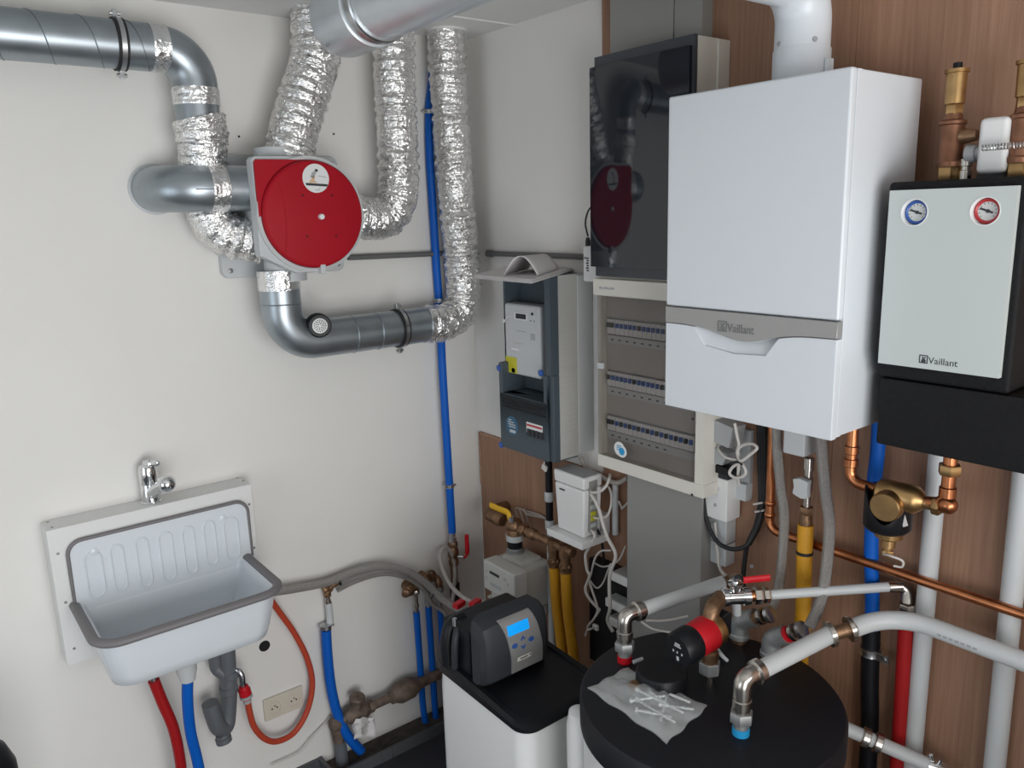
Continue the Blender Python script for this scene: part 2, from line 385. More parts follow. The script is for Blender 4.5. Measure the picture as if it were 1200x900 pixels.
# dark skirting tiles and the curb around the service pit
bl = struct('baseboard_left', MB().box(-4, -0.80, -0.012, 0, 0, 0.044), 'skirt')
cb = struct('trim_pit', MB().box(-0.80, -0.785, -0.125, 0, 0, 0.045), 'skirt')
for x0, x1 in ((-0.80, -0.555), (-0.553, -0.308), (-0.306, -0.06)):
    build('tile', MB().box(x0, x1, -0.135, -0.122, 0.0, 0.045), 'skirt', cb, bevel=0.001, seg=1)
struct('trim_pit_bed', MB().box(-0.785, -0.03, -0.122, 0, -0.0, 0.012), 'soil')
build('ceiling_seam', MB().tube([Z(520, 17, HC), Z(566, 23.5, HC), Z(604, 29, HC)], 0.004, 8), 'white', ce_)
# drill holes in the white wall
for p in (L(310, 757), ):
    o = build('wall_hole', MB().lathe(p, (0, -1, 0), [(0, 0.020), (0.001, 0.020)], 20), 'hole', wl)
for p in (L(280, 160), L(391, 157)):
    build('screw_hole', MB().lathe(p, (0, -1, 0), [(0, 0.0035), (0.001, 0.0035)], 10), 'hole', wl)

# ================================================================== VENTILATION
def foil_mesh(pts, r, pitch=0.036, amp=0.055, jit=0.021, k=10, smooth=True):
    P, s = resample(catmull(pts, k) if smooth else pts, 0.0036)
    ph = np.cumsum(rng.normal(0, 0.12, len(s)))
    am = amp*(0.7+0.5*np.sin(s*37+1))
    R = r*(1+am*np.sin(2*math.pi*s/pitch+ph)+rng.normal(0, 0.006, len(s)))
    return MB().tube(P, R, 40, jitter=jit)
def clamp_ring(t, c, ax, r, lug, w=0.022):
    """pipe clamp: rubber lined steel band with two screw lugs along `lug`"""
    c = np.array(c); ax = unit(ax); lug = unit(lug)
    build('rubber_lining', MB().lathe(c-ax*w*0.6, ax, [(0, r), (0, r+0.004), (w*1.2, r+0.004), (w*1.2, r)], 36), 'rubber', t)
    build('band', MB().lathe(c-ax*w*0.28, ax, [(0, r+0.002), (0, r+0.0065), (w*0.56, r+0.0065), (w*0.56, r+0.002)], 36), 'steel', t)
    side = np.cross(ax, lug)
    for sg in (1, -1):
        q = c+lug*sg*(r+0.014)
        build('lug', MB().obox(q, ax*w*0.28, lug*0.011, side*0.006), 'steel', t, bevel=0.001)
        build('screw', MB().lathe(q+lug*sg*0.001-ax*0.013, ax, [(0, 0.005), (0.026, 0.005)], 8), 'steel', t)
DR = 0.0625
# horizontal spiral duct at the upper left
p0 = L(-130, 26, 0.12); p1 = L(172, 50.5, 0.12); p1[2] = p0[2]; ax = unit(p1-p0)
t = thing('spiral_duct', 'galvanised spiral duct along the upper left wall, turning down in a taped elbow', 'duct', p1)
q = p1+np.array([0.125, 0, 0]); e = L(229, 90, 0.12); vx = e[0]-0.004; 
build('pipe', MB().cyl(p0, p1, DR, n=40), 'galv', t)
hel = [p0+ax*s+np.array([0, math.cos(2*math.pi*s/0.115-0.9), math.sin(2*math.pi*s/0.115-0.9)])*(DR+0.0002) for s in np.arange(0.0, np.linalg.norm(p1-p0), 0.004)]
build('seam', MB().tube(hel, 0.0017, 6), 'galvdk', t)
path = fillet([p1-ax*0.004, (vx, p1[1], p1[2]), (vx, p1[1], p1[2]-0.135)], 0.088, 14)
build('elbow', MB().tube(path, DR*0.985, 40), 'galv', t)
zl = path[-1][2]
build('spigot', MB().cyl((vx, p1[1], zl+0.02), (vx, p1[1], zl-0.10), DR*0.97, n=40), 'galv', t)
build('foil_tape', foil_mesh([p1+ax*0.003, p1+ax*0.047], DR*1.02, amp=0.006, jit=0.006, smooth=False), 'tape', t)
build('foil_tape', foil_mesh([(vx, p1[1], zl+0.035), (vx, p1[1], zl-0.012)], DR*1.025, amp=0.006, jit=0.006, smooth=False), 'tape', t)
c = p0+ax*np.dot(L(138, 47, 0.12)-p0, ax)
t = thing('pipe_clamp', 'steel pipe clamp with black rubber on the upper left spiral duct', 'clamp', c)
clamp_ring(t, c, ax, DR+0.001, (0, 0, 1))
# foil hose from that duct, behind the horizontal elbow, into the lower left of the fan
z2 = zl-0.055
t = thing('flexible_duct', 'crumpled foil hose passing behind the grey wall elbow, left of the red fan', 'duct', (vx, -0.1, 1.9))
build('hose', foil_mesh([(vx, -0.12, z2), L(237, 165, 0.115), L(238, 195, 0.095), L(240, 225, 0.08), L(252, 262, 0.085), L(276, 277, 0.10), L(306, 283, 0.115)], DR*1.08), 'foil', t)
build('foil_tape', foil_mesh([(vx, -0.12, z2+0.012), L(236, 150, 0.12), L(237, 168, 0.117)], DR*1.16, amp=0.03, jit=0.02), 'foil', t)
# exhaust elbow from the wall into the left side of the fan
t = thing('wall_elbow_duct', 'grey galvanised elbow from the wall into the left side of red fan', 'duct', L(178, 222, 0))
a0 = L(181, 222, 0.0); a1 = np.array([a0[0]-0.004, -0.145, a0[2]-0.004]); a2 = L(306, 220, 0.145); a2[2] = a1[2]
build('elbow', MB().tube(fillet([a0, a1, a2], 0.10, 16), DR*1.06, 40), 'galv', t)
build('wall_flange', MB().lathe(a0, (0, -1, 0), [(0, 0.074), (0.004, 0.074), (0.006, 0.068)], 40), 'ltgrey', t)
ax2 = unit(a2-a1)
sm = [a1+(a2-a1)*u+np.array([0, -DR*1.062, -0.004]) for u in (0.22, 0.6)]
build('seam', MB().tube(sm, 0.0012, 6), 'galvdk', t)
b = L(252, 220, 0.145); b[2] = a1[2]
build('foil_tape', foil_mesh([b-ax2*0.024, b+ax2*0.024], DR*1.09, amp=0.006, jit=0.006, smooth=False), 'tape', t)
b = L(296, 220, 0.145); b[2] = a1[2]
build('foil_tape', foil_mesh([b-ax2*0.014, b+ax2*0.03], DR*1.10, amp=0.01, jit=0.008, smooth=False), 'tape', t)
# fan unit
FX, FZ = -0.766, 2.044
t = thing('ventilation_fan', 'red ventilation fan with round lid and white sticker on the white wall', 'fan', (FX, 0, FZ-0.2))
def fan_outline(r, d):
    pts = [(FX+r*math.cos(a), -d, FZ+r*math.sin(a)) for a in np.linspace(math.pi/2, -math.pi, 48)]
    k = 0.93*r
    return pts+[(FX-r*0.98, -d, FZ+k-0.012), (FX-r*0.95, -d, FZ+r*0.985), ]
build('housing', MB().lathe((FX, -0.03, FZ), (0, -1, 0), [(0, 0.150), (0.19, 0.150)], 64), 'ltgrey', t)
fo = [(FX+0.172*math.cos(a), -0.205, FZ+0.172*math.sin(a)) for a in np.linspace(math.pi/2, -math.pi/2, 30)]+[(FX-0.06, -0.205, FZ-0.172), (FX-0.168, -0.205, FZ-0.115), (FX-0.168, -0.205, FZ+0.158), (FX-0.160, -0.205, FZ+0.168)]
build('front_flange', MB().prism(fo, (0, -0.046, 0)), 'ltgrey', t, bevel=0.004, seg=2)
mpts = []
for cx, cz in ((0.185, 0.165), (-0.185, 0.165), (-0.185, -0.165), (0.185, -0.165)):
    a0_ = math.atan2(cz, cx)
    for a in np.linspace(a0_-0.8, a0_+0.8, 7): mpts.append((FX+cx+0.024*math.cos(a), 0, FZ+cz+0.024*math.sin(a)))
pl = build('mounting_plate', MB().prism(mpts, (0, -0.03, 0)), 'ltgrey', t, bevel=0.003)
for cx, cz in ((0.185, 0.165), (-0.185, 0.165), (-0.185, -0.165), (0.185, -0.165)):
    build('screw', MB().lathe((FX+cx, -0.03, FZ+cz), (0, -1, 0), [(0, 0.008), (0.003, 0.008), (0.004, 0.005)], 12), 'screw', pl)
r = 0.16
cov = [(FX-0.166, -0.255, FZ-0.004), (FX-0.166, -0.255, FZ+0.150), (FX-0.160, -0.255, FZ+0.158), (FX, -0.255, FZ+0.160)]+[(FX+0.159*math.cos(a), -0.255, FZ+0.159*math.sin(a)) for a in np.linspace(math.pi/2, math.pi, 16)][1:]
build('red_cover', MB().prism(cov, (0, -0.008, 0)), 'red', t, bevel=0.002)
lid = build('red_lid', MB().lathe((FX, -0.255, FZ), (0, -1, 0), [(0, 0.158), (0.020, 0.158), (0.026, 0.154), (0.028, 0.148)], 72), 'red', t)
build('rim', MB().lathe((FX, -0.250, FZ), (0, -1, 0), [(0, 0.171), (0.012, 0.171), (0.012, 0.160), (0, 0.160)], 72), 'ltgrey', t)
lf = 0.284
build('lid_groove', MB().tube([(FX-0.125+0.03*math.cos(a), -lf+0.0006, FZ-0.01+0.13*math.sin(a)) for a in np.linspace(-0.9, 0.9, 14)], 0.001, 6), 'red', lid)
kp = L(376, 254, lf)
build('lid_knob', MB().lathe(kp, (0, -1, 0), [(0, 0.009), (0.010, 0.008), (0.010, 0.004)], 12), 'white', lid)
for p in ((355, 229), (389, 229), (360, 277), (394, 276)):
    build('screw_hole', MB().lathe(L(*p, lf), (0, -1, 0), [(0, 0.003), (0.0008, 0.003)], 8), 'hole', lid)
sp = L(370, 209, lf)
stk = build('sticker', MB().lathe(sp, (0, -1, 0), [(0, 0.042), (0.0012, 0.042)], 40), 'white', t)
def sprint(name, pts, m):
    build(name, MB().prism([(sp[0]+x*0.001, -lf-0.0012, sp[2]+z*0.001) for x, z in pts], (0, -0.0006, 0)), m, stk)
sprint('printed_plank', [(-34, -13), (36, -17), (35, -24), (-32, -20)], 'letterdark')
sprint('printed_legs', [(-24, -13), (-12, 2), (-6, 8), (-2, 2), (-6, -6), (4, -13)], 'skin')
sprint('printed_torso', [(-18, 4), (-10, 18), (0, 22), (2, 14), (-6, 4), (-12, 1)], 'greybox')
sprint('printed_head', [(-3, 22), (1, 27), (7, 26), (8, 20), (3, 18)], 'letterdark')
sprint('printed_line', [(8, 8), (34, 4), (34, 2), (8, 6)], 'greybox')
sprint('printed_line', [(-4, -34), (6, -35), (12, -28), (11, -27), (5, -33), (-4, -32)], 'greybox')
build('latch', MB().obox((FX+0.012, -0.272, FZ-0.163), (0.008, 0, 0), (0, 0.013, 0), (0, 0, 0.014)), 'ltgrey', t, bevel=0.002)
def spigot(a, b): build('spigot', MB().cyl(a, b, DR*1.02, n=36), 'ltgrey', t)
FD = 0.14
spigot((FX-0.05, -FD, FZ+0.10), (FX-0.05, -FD, FZ+0.20)); spigot((FX+0.06, -FD, FZ), (FX+0.195, -FD, FZ)); spigot((FX-0.05, -FD, FZ-0.1), (FX-0.05, -FD, FZ-0.20)); spigot((FX-0.1, -0.145, a2[2]), (FX-0.19, -0.145, a2[2]))
# foil hose, top left of the three going up
t = thing('flexible_duct', 'bent foil hose rising from the top of the red fan to the ceiling', 'duct', L(345, 182, FD))
top = L(370, 21, FD); top[2] = HC
build('hose', foil_mesh([L(338, 186, FD), L(345, 152, FD), L(357, 112, FD), L(369, 72, FD), L(370, 40, FD), top+np.array([0, 0, -0.004])], DR*1.18), 'foil', t)
build('foil_tape', foil_mesh([L(338, 187, FD), L(340, 174, FD)], DR*1.13, amp=0.01, jit=0.01, smooth=False), 'tape', t)
# foil hose turning from the right side of the fan up behind the flue
t = thing('flexible_duct', 'foil hose curving up from the right side of the red fan', 'duct', L(428, 256, FD))
top = L(462, 34, FD); top[2] = HC
build('hose', foil_mesh([(FX+0.168, -FD, FZ-0.002), L(441, 257, FD), L(460, 246, FD), L(467, 220, FD), L(466, 170, FD), L(463, 110, FD), L(462, 70, FD), top+np.array([0, 0, -0.004])], DR*1.08), 'foil', t)
# long foil hose by the corner
t = thing('flexible_duct', 'long foil hose hanging in the room corner, right of the blue pipe', 'duct', L(510, 380, 0.13))
top = L(523, 36, 0.11); top[2] = HC
build('hose', foil_mesh([L(500, 380, 0.13), L(520, 378, 0.125), L(537, 367, 0.115), L(543, 345, 0.11), L(541, 300, 0.11), L(534, 220, 0.11), L(528, 130, 0.11), L(524, 70, 0.11), top+np.array([0, 0, -0.004])], DR*1.05), 'foil', t)
build('collar', MB().lathe(top, (0, 0, -1), [(0, 0.072), (0.006, 0.072), (0.006, 0.066)], 36), 'white', t)
build('foil_tape', foil_mesh([L(496, 380.5, 0.13), L(512, 379.5, 0.128)], DR*1.06, amp=0.01, jit=0.01, smooth=False), 'tape', t)
# lower elbow duct
t = thing('elbow_duct', 'grey galvanised duct curving from under the red fan to the right', 'duct', L(440, 388, 0.13))
b0 = np.array([FX-0.075, -0.14, FZ-0.165]); bz = L(440, 388, 0.135)[2]; b1 = np.array([b0[0]+0.001, -0.14, bz]); b2 = L(503, 381, 0.13); b2[2] = bz
build('pipe', MB().tube(fillet([b0, b1, b2], 0.105, 16), DR, 40), 'galv', t)
build('foil_tape', foil_mesh([b0+np.array([0, 0, -0.002]), b0+np.array([0, 0, -0.062])], DR*1.03, amp=0.008, jit=0.008, smooth=False), 'tape', t)
for pz in (b0[2]-0.105,):
    build('seam', MB().lathe((b0[0], b0[1], pz), (0, 0, -1), [(-0.002, DR), (0, DR*1.03), (0.002, DR)], 36), 'galv', t)
for px in (411, 440):
    c = L(px, 390, 0.135); build('seam', MB().lathe((c[0], -0.137, bz), (1, 0, 0), [(-0.002, DR), (0, DR*1.03), (0.002, DR)], 36), 'galv', t)
c = L(377, 382, 0.205)
pg = build('measuring_plug', MB().lathe(c+np.array([0, 0.03, 0]), unit((-0.25, -1, 0.06)), [(0, 0.040), (0.035, 0.038), (0.040, 0.034), (0.040, 0.024)], 32), 'black', t)
build('perforated_disc', MB().lathe(c+np.array([0, 0.03, 0])+unit((-0.25, -1, 0.06))*0.04, unit((-0.25, -1, 0.06)), [(-0.004, 0.024), (0.0006, 0.024), (0.001, 0.02)], 32), 'perfdisc', pg)
cc = c+np.array([0, 0.03, 0])+unit((-0.25, -1, 0.06))*0.041; uu, vv = perp((-0.25, -1, 0.06))
hb = MB()
for rr, nn in ((0.007, 6), (0.0125, 11), (0.018, 16)):
    for i in range(nn):
        a = 2*math.pi*i/nn+rr*40; hb.lathe(cc+uu*rr*math.cos(a)+vv*rr*math.sin(a), (-0.25, -1, 0.06), [(0, 0.0021), (0.0006, 0.0021)], 6)
build('perforation', hb, 'hole', pg)['kind'] = 'stuff'
c = L(467, 384, 0.135); c[2] = bz; c[1] = -0.135
t = thing('pipe_clamp', 'steel pipe clamp with black rubber on the duct below the fan', 'clamp', c)
clamp_ring(t, c, (1, 0, 0), DR+0.001, (0, 0, 1))
build('wall_rod', MB().cyl(c+np.array([0, DR, 0]), (c[0], 0, c[2]), 0.004), 'steel', t)
# conduits
pipe('conduit', 'thin grey conduit on the white left wall, right of the fan', 'conduit', [L(408, 302, 0.02), L(520, 297, 0.02)], 0.0095, 'conduit', 0)
t = thing('conduit', 'thin grey conduit on the right wall behind the papers', 'conduit', W(600, 297, 0.012))
cw = W(572, 297, 0.014); ce = W(692, 297, 0.014); ce[2] = cw[2]
build('pipe', MB().cyl(cw, ce, 0.0095), 'conduit', t); build('end_socket', MB().cyl(cw+np.array([0, 0.004, 0]), cw-np.array([0, 0.03, 0]), 0.012), 'conduit', t)

# ================================================================== BLUE RISER WITH VALVE
bp = [L(508, 80, 0.022), L(505.5, 104, 0.022), L(503, 131, 0.022), L(503.5, 180, 0.022), L(507, 240, 0.022), L(512, 320, 0.022), L(515, 360, 0.022), L(517, 400, 0.035), L(519, 440, 0.05), L(525, 540, 0.05), L(530, 624, 0.05)]
pipe('blue_water_pipe', 'tall blue water pipe on the white wall beside the foil hoses', 'pipe', bp, 0.0155, 'blue', 8, 16)
def small_clamp(p, ax, r, label, wall, w=0.014, m='steel'):
    p = np.array(p); ax = unit(ax); t = thing('small_pipe_clamp', label, 'clamp', p)
    build('band', MB().lathe(p-ax*w/2, ax, [(0, r), (0, r+0.003), (w, r+0.003), (w, r)], 24), m, t)
    side = unit(np.cross(ax, wall)); 
    for s in (1, -1):
        b = build('screw', MB().cyl(p+side*s*(r+0.006)-unit(wall)*0.008, p+side*s*(r+0.006)+unit(wall)*0.008, 0.0045, n=8), m, t)
    build('stem', MB().cyl(p-unit(wall)*(-r), p+unit(wall)*min(0.049, abs(float(np.dot(p, unit(wall))))), 0.0035, n=8), m, t)
    return t
small_clamp(L(502.5, 131, 0.022), (0, 0, 1), 0.0155, 'small steel clamp high on the tall blue pipe, near ceiling', (0, 1, 0))
small_clamp(L(515, 352, 0.022), (0, 0, 1), 0.0155, 'small steel clamp on tall blue pipe just above the horizontal foil bend', (0, 1, 0))
small_clamp(L(527, 569, 0.05), (0, 0, 1), 0.0155, 'small steel clamp low on the tall blue pipe, above the red lever', (0, 1, 0))
t = thing('lever_valve', 'brass valve with upright red lever below the tall blue pipe', 'valve', L(533, 660, 0.05))
v0 = L(530, 624, 0.05); v1 = L(536, 690, 0.05)
build('coupling', MB().lathe(v0, (0, 0, -1), [(0, 0.012), (0.018, 0.012), (0.02, 0.016), (0.04, 0.016)], 20), 'steel', t)
mb = MB(); hexnut(mb, v0, (0, 0, -1), 0.04, 0.06, 0.02); mb.lathe(v0, (0, 0, -1), [(0.06, 0.016), (0.075, 0.022), (0.10, 0.022), (0.115, 0.016)], 20); hexnut(mb, v0, (0, 0, -1), 0.115, 0.14, 0.02)
mb.lathe(v0, (0, 0, -1), [(0.14, 0.015), (0.30, 0.013)], 16)
build('valve_body', mb, 'brassdull', t)
build('black_sleeve', MB().cyl(v0-np.array([0, 0, 0.22]), v0-np.array([0, 0, 0.29]), 0.02), 'rubber', t)
h0 = v0+np.array([0.012, -0.024, -0.10])
build('stem', MB().cyl(h0+np.array([-0.012, 0.02, 0]), h0+np.array([0.012, -0.012, 0.0]), 0.006), 'steel', t)
build('red_lever', MB().tube(catmull([h0+np.array([0.012, -0.014, -0.004]), h0+np.array([0.028, -0.016, 0.012]), h0+np.array([0.03, -0.016, 0.09])], 5), [0.005]*5+[0.009]*6, 10), 'redbright', t)

# ================================================================== SINK
t = thing('sink_backboard', 'white box-shaped backboard behind the sink, screwed to the wall', 'board', (-1.258, 0, 0.755))
build('board', MB().box(-1.562, -0.977, -0.095, -0.001, 0.778, 1.197), 'board', t, bevel=0.0015)
for px, py in ((68, 649), (77, 706), (87, 760), (292, 591), (298, 642)):
    build('screw', MB().lathe(L(px, py, 0.095), (0, -1, 0), [(0, 0.0042), (0.001, 0.0035)], 10), 'screw', t)
for px, py in ((56, 612), (61, 618), (278, 560), (285, 563.5)):
    build('screw', MB().lathe(Z(px, py, 1.197), (0, 0, 1), [(0, 0.0042), (0.001, 0.0035)], 10), 'screw', t)
def rrect(x0, x1, y0, y1, r, z, rb=0.012, n=8):      # rounded at the front (-y), nearly square at the back
    out = []
    for cx, cy, rr, a0 in ((x1-r, y0+r, r, -90), (x1-rb, y1-rb, rb, 0), (x0+rb, y1-rb, rb, 90), (x0+r, y0+r, r, 180)):
        for i in range(n+1):
            a = math.radians(a0+90*i/n); out.append((cx+rr*math.cos(a), cy+rr*math.sin(a), z))
    return out
SX0, SX1, SY0, SY1, SZ = -1.522, -1.017, -0.414, -0.099, 0.960
t = thing('wash_basin', 'white enamel wash basin with grey edging hung on the backboard', 'sink', (-1.262, -0.2, 0.78))
mb = MB()
rings = []
for ins, z, r in ((0.085, 0.792, 0.03), (0.056, 0.794, 0.05), (0.036, 0.806, 0.06), (0.027, 0.835, 0.063), (0.015, 0.90, 0.064), (0.005, SZ, 0.065), (0.012, SZ+0.002, 0.062), (0.022, SZ-0.004, 0.056), (0.028, 0.93, 0.056), (0.040, 0.86, 0.054), (0.052, 0.826, 0.05), (0.072, 0.810, 0.04), (0.12, 0.806, 0.02)):
    back = 0.0 if len(rings) < 7 else 0.006+0.10*(SZ-z)
    rings.append(rrect(SX0+ins, SX1-ins, SY0+ins*(1.0 if len(rings) < 7 else 0.8), SY1-back, max(r, 0.012), z))
mb.loft(rings, True, True)
build('basin', mb, 'enamel', t, ang=60)
# edging: broad band round the basin front, thin band round the splashback
ed = [p for p in rrect(SX0+0.001, SX1-0.001, SY0+0.001, SY1, 0.065, SZ) ]
n = 9; order = ed[3*n:4*n]+ed[0:n]; path = [(SX0+0.001, SY1, SZ)]+order+[(SX1-0.001, SY1, SZ)]
build('basin_edging', MB().tube(path, 0.0115, 12, sx=1.25), 'rim', t)
BX0, BX1, BZ1 = -1.519, -1.000, 1.152
sp_pts = [(BX0, 0, SZ-0.03), (BX1, 0, SZ-0.03)]+[(BX1-0.04+0.04*math.cos(a), 0, BZ1-0.04+0.04*math.sin(a)) for a in np.linspace(0, math.pi/2, 8)]+[(BX0+0.04+0.04*math.cos(a), 0, BZ1-0.04+0.04*math.sin(a)) for a in np.linspace(math.pi/2, math.pi, 8)]
sb = build('splashback', MB().prism([(x, -0.0950, z) for x, y, z in sp_pts], (0, -0.012, 0)), 'enamel', t, bevel=0.002)
build('splashback_edging', MB().tube([(BX1, -0.103, SZ)]+[(x, -0.105, z) for x, y, z in sp_pts[2:]]+[(BX0, -0.103, SZ)], 0.0055, 10), 'rim', t)
for cpx, top, bot, w in ((113, 1.095, 0.955, 0.022), (137, 1.098, 0.955, 0.017), (163, 1.10, 0.945, 0.017), (188, 1.10, 0.945, 0.019), (213, 1.10, 0.945, 0.017), (237, 1.10, 0.955, 0.017), (262, 1.095, 0.955, 0.022)):
    cx = L(cpx, 650, 0.064)[0]; cx = BX0+0.06+(BX1-BX0-0.12)*(cpx-113)/(262-113)
    pts = [(cx+w*math.cos(a), -0.1070, 0.013+top-w+w*math.sin(a)) for a in np.linspace(0, math.pi, 10)]+[(cx+w*math.cos(a), -0.1070, 0.013+bot+w+w*math.sin(a)) for a in np.linspace(math.pi, 2*math.pi, 10)]
    build('pressed_rib', MB().tube(pts, 0.0035, 8, closed=True), 'enamel', sb)
for px, py in ((110, 646.5), (261, 607)):
    build('screw_cap', MB().lathe(L(px, py, 0.1070), (0, -1, 0), [(0, 0.011), (0.003, 0.011), (0.005, 0.006)], 20), 'enamel', sb)
build('drain', MB().lathe((-1.25, -0.25, 0.805), (0, 0, 1), [(0, 0.03), (0.003, 0.03), (0.004, 0.024), (0.002, 0.02)], 24), 'steel', t)
# mixer tap on top of the board
fb = L(178, 590, 0.048); fb[2] = 1.197; fb[1] = -0.048
t = thing('mixer_tap', 'chrome single lever mixer tap on top of the white backboard', 'tap', fb)
build('body', MB().lathe(fb, (0, 0, 1), [(0, 0.030), (0.004, 0.030), (0.007, 0.0275), (0.055, 0.0265), (0.06, 0.0255), (0.062, 0.0268), (0.105, 0.0272), (0.116, 0.024), (0.122, 0.012)], 28), 'chrome', t)
s0 = fb+np.array([0.0, -0.01, 0.028]); s1 = fb+np.array([0.024, -0.105, 0.080])
build('spout', MB().tube(catmull([s0, lerp(s0, s1, 0.5)+np.array([0, 0, 0.006]), s1], 8), [0.0185]*8+[0.017]*8+[0.018], 20), 'chrome', t)
build('aerator', MB().ball(s1, 0.027, 20), 'chrome', t)
build('lever', MB().tube(catmull([fb+np.array([-0.005, 0.002, 0.117]), fb+np.array([0.010, -0.018, 0.124]), fb+np.array([0.026, -0.040, 0.129])], 6), [0.016]*6+[0.010]*6+[0.006], 14, sx=0.55), 'chrome', t)
# black kettle-like rounded item at the lower left frame corner
# waste and hoses under the basin
t = thing('drain_fitting', 'white plastic drain fitting hanging under the basin', 'fitting', (-1.23, -0.2, 0.70))
w0 = np.array([*Z(218, 778, 0.785)[:2], 0.795]); w0[1] = -0.24; w0[0] = L(218, 780, 0.24)[0]
build('body', MB().lathe(w0, (0, 0, -1), [(0, 0.034), (0.04, 0.034), (0.045, 0.031), (0.08, 0.029), (0.09, 0.026), (0.11, 0.022)], 24), 'whitepipe', t)
build('side_branch', MB().cyl(w0+np.array([0, 0, -0.03]), w0+np.array([0.06, 0.02, -0.012]), 0.014), 'whitepipe', t)
w1 = w0+np.array([0, 0, -0.105])
pipe('blue_drain_hose', 'blue hose running down from the white drain fitting under the basin', 'hose', [w1, w1+np.array([-0.006, 0.01, -0.08]), w1+np.array([-0.004, 0.03, -0.2]), w1+np.array([0.012, 0.05, -0.36]), w1+np.array([0.02, 0.06, -0.68])], 0.0165, 'blue', 8, 16)
t = thing('red_hose', 'dark red hose running down below the left of the basin', 'hose', L(183, 798, 0.17))
rp = [L(180, 797, 0.17), L(190, 822, 0.165), L(203, 853, 0.16), L(211, 890, 0.15), L(214, 930, 0.14), L(215, 1010, 0.12)]
build('hose', MB().tube(catmull(rp, 8), 0.0165, 16), 'redpex', t)
build('hose_tail', MB().cyl(rp[0]+np.array([-0.003, 0, 0.035]), rp[0], 0.010), 'steel', t)
# grey siphon on the wall
t = thing('siphon', 'dark grey plastic U-shaped siphon pipe against the wall below basin', 'siphon', L(262, 860, 0.06))
sA = L(269, 768, 0.075); sA[2] = 0.79
g = [sA, L(268, 800, 0.075), L(267, 838, 0.075), L(264, 852, 0.085), L(256, 852, 0.10), L(250, 838, 0.105), L(246, 824, 0.105)]
build('pipe', MB().tube(catmull(g, 8), 0.0265, 22), 'trapgrey', t)
build('branch', MB().tube(catmull([L(268, 798, 0.075), L(262, 789, 0.072), L(254, 782, 0.06), L(252, 765, 0.06)], 6), 0.022, 18), 'trapgrey', t)
for px, py in ((269, 790), (268, 808)):
    build('collar', MB().lathe(L(px, py, 0.075)+np.array([0, 0, 0.012]), (0, 0, -1), [(0, 0.028), (0.003, 0.0305), (0.021, 0.0305), (0.024, 0.028)], 24), 'trapgrey', t)
q = L(261, 866, 0.09); build('clean_out_cap', MB().lathe(q+np.array([0, 0, 0.02]), (0.1, -0.1, -1), [(0, 0.022), (0.012, 0.022), (0.013, 0.026), (0.03, 0.026), (0.032, 0.02)], 20), 'trapgrey', t)
# orange hose with quick connector
t = thing('orange_hose', 'orange hose looping below the basin in front of the wall socket', 'hose', L(320, 868, 0.06))
op = [L(289, 812, 0.10), L(292, 832, 0.09), L(298, 852, 0.08), L(311, 866, 0.07), L(326, 868.5, 0.06), L(345, 858, 0.05), L(360, 833, 0.045), L(366, 802, 0.04), L(360, 772, 0.04), L(345, 742, 0.04), L(328, 718, 0.05), L(318, 704, 0.07)]
build('hose', MB().tube(catmull(op, 8), 0.0105, 14), 'orange', t)
qc = op[0]
build('connector', MB().lathe(qc+np.array([-0.008, 0, 0.03]), (0.12, 0, -1), [(0, 0.015), (0.012, 0.017), (0.014, 0.02), (0.034, 0.02), (0.036, 0.016), (0.052, 0.015)], 20), 'redbright', t)
build('connector_ring', MB().lathe(qc+np.array([-0.0035, 0, -0.005]), (0.12, 0, -1), [(0, 0.021), (0.010, 0.021), (0.012, 0.014), (0.03, 0.013)], 20), 'greybox', t)
build('tap_nozzle', MB().tube(catmull([qc+np.array([-0.03, 0.03, 0.10]), qc+np.array([-0.012, 0.0, 0.078]), qc+np.array([-0.008, 0, 0.03])], 6), 0.010, 14), 'chrome', t)
# double wall socket
t = thing('wall_socket', 'cream double wall socket low on the white wall', 'socket', L(333, 826, 0))
sx0, sz0 = L(311, 840, 0.012)[0], 0; ctr = L(333, 825, 0.012)
build('cover_plate', MB().box(ctr[0]-0.073, ctr[0]+0.073, -0.012, 0, ctr[2]-0.042, ctr[2]+0.042), 'socket', t, bevel=0.004)
for s in (-1, 1):
    o_ = ctr+np.array([s*0.036, -0.001, 0])
    out = build('outlet', MB().lathe(o_, (0, -1, 0), [(0, 0.0225), (0.0015, 0.0225), (0.002, 0.020), (-0.004, 0.019)], 28), 'socket', t)
    hb = MB()
    for dx in (-0.0095, 0.0095): hb.lathe(o_+np.array([dx, -0.0005, 0]), (0, -1, 0), [(0, 0.003), (0.0012, 0.003)], 10)
    build('pin_hole', hb, 'hole', out)
    build('earth_pin', MB().cyl(o_+np.array([0, 0, 0.011]), o_+np.array([0, -0.008, 0.011]), 0.0025), 'steel', out)
# rounded black object cut by the lower left corner of the view
bb = Z(-25, 905, 0.80)
t = thing('black_container', 'black rounded object at the lower left edge of the view', 'container', (bb[0], bb[1], 0))
build('body', MB().lathe((bb[0], bb[1], 0), (0, 0, 1), [(0, 0.06), (0.02, 0.07), (0.70, 0.078), (0.80, 0.075), (0.845, 0.06), (0.87, 0.035), (0.875, 0.0)], 36), 'black', t)

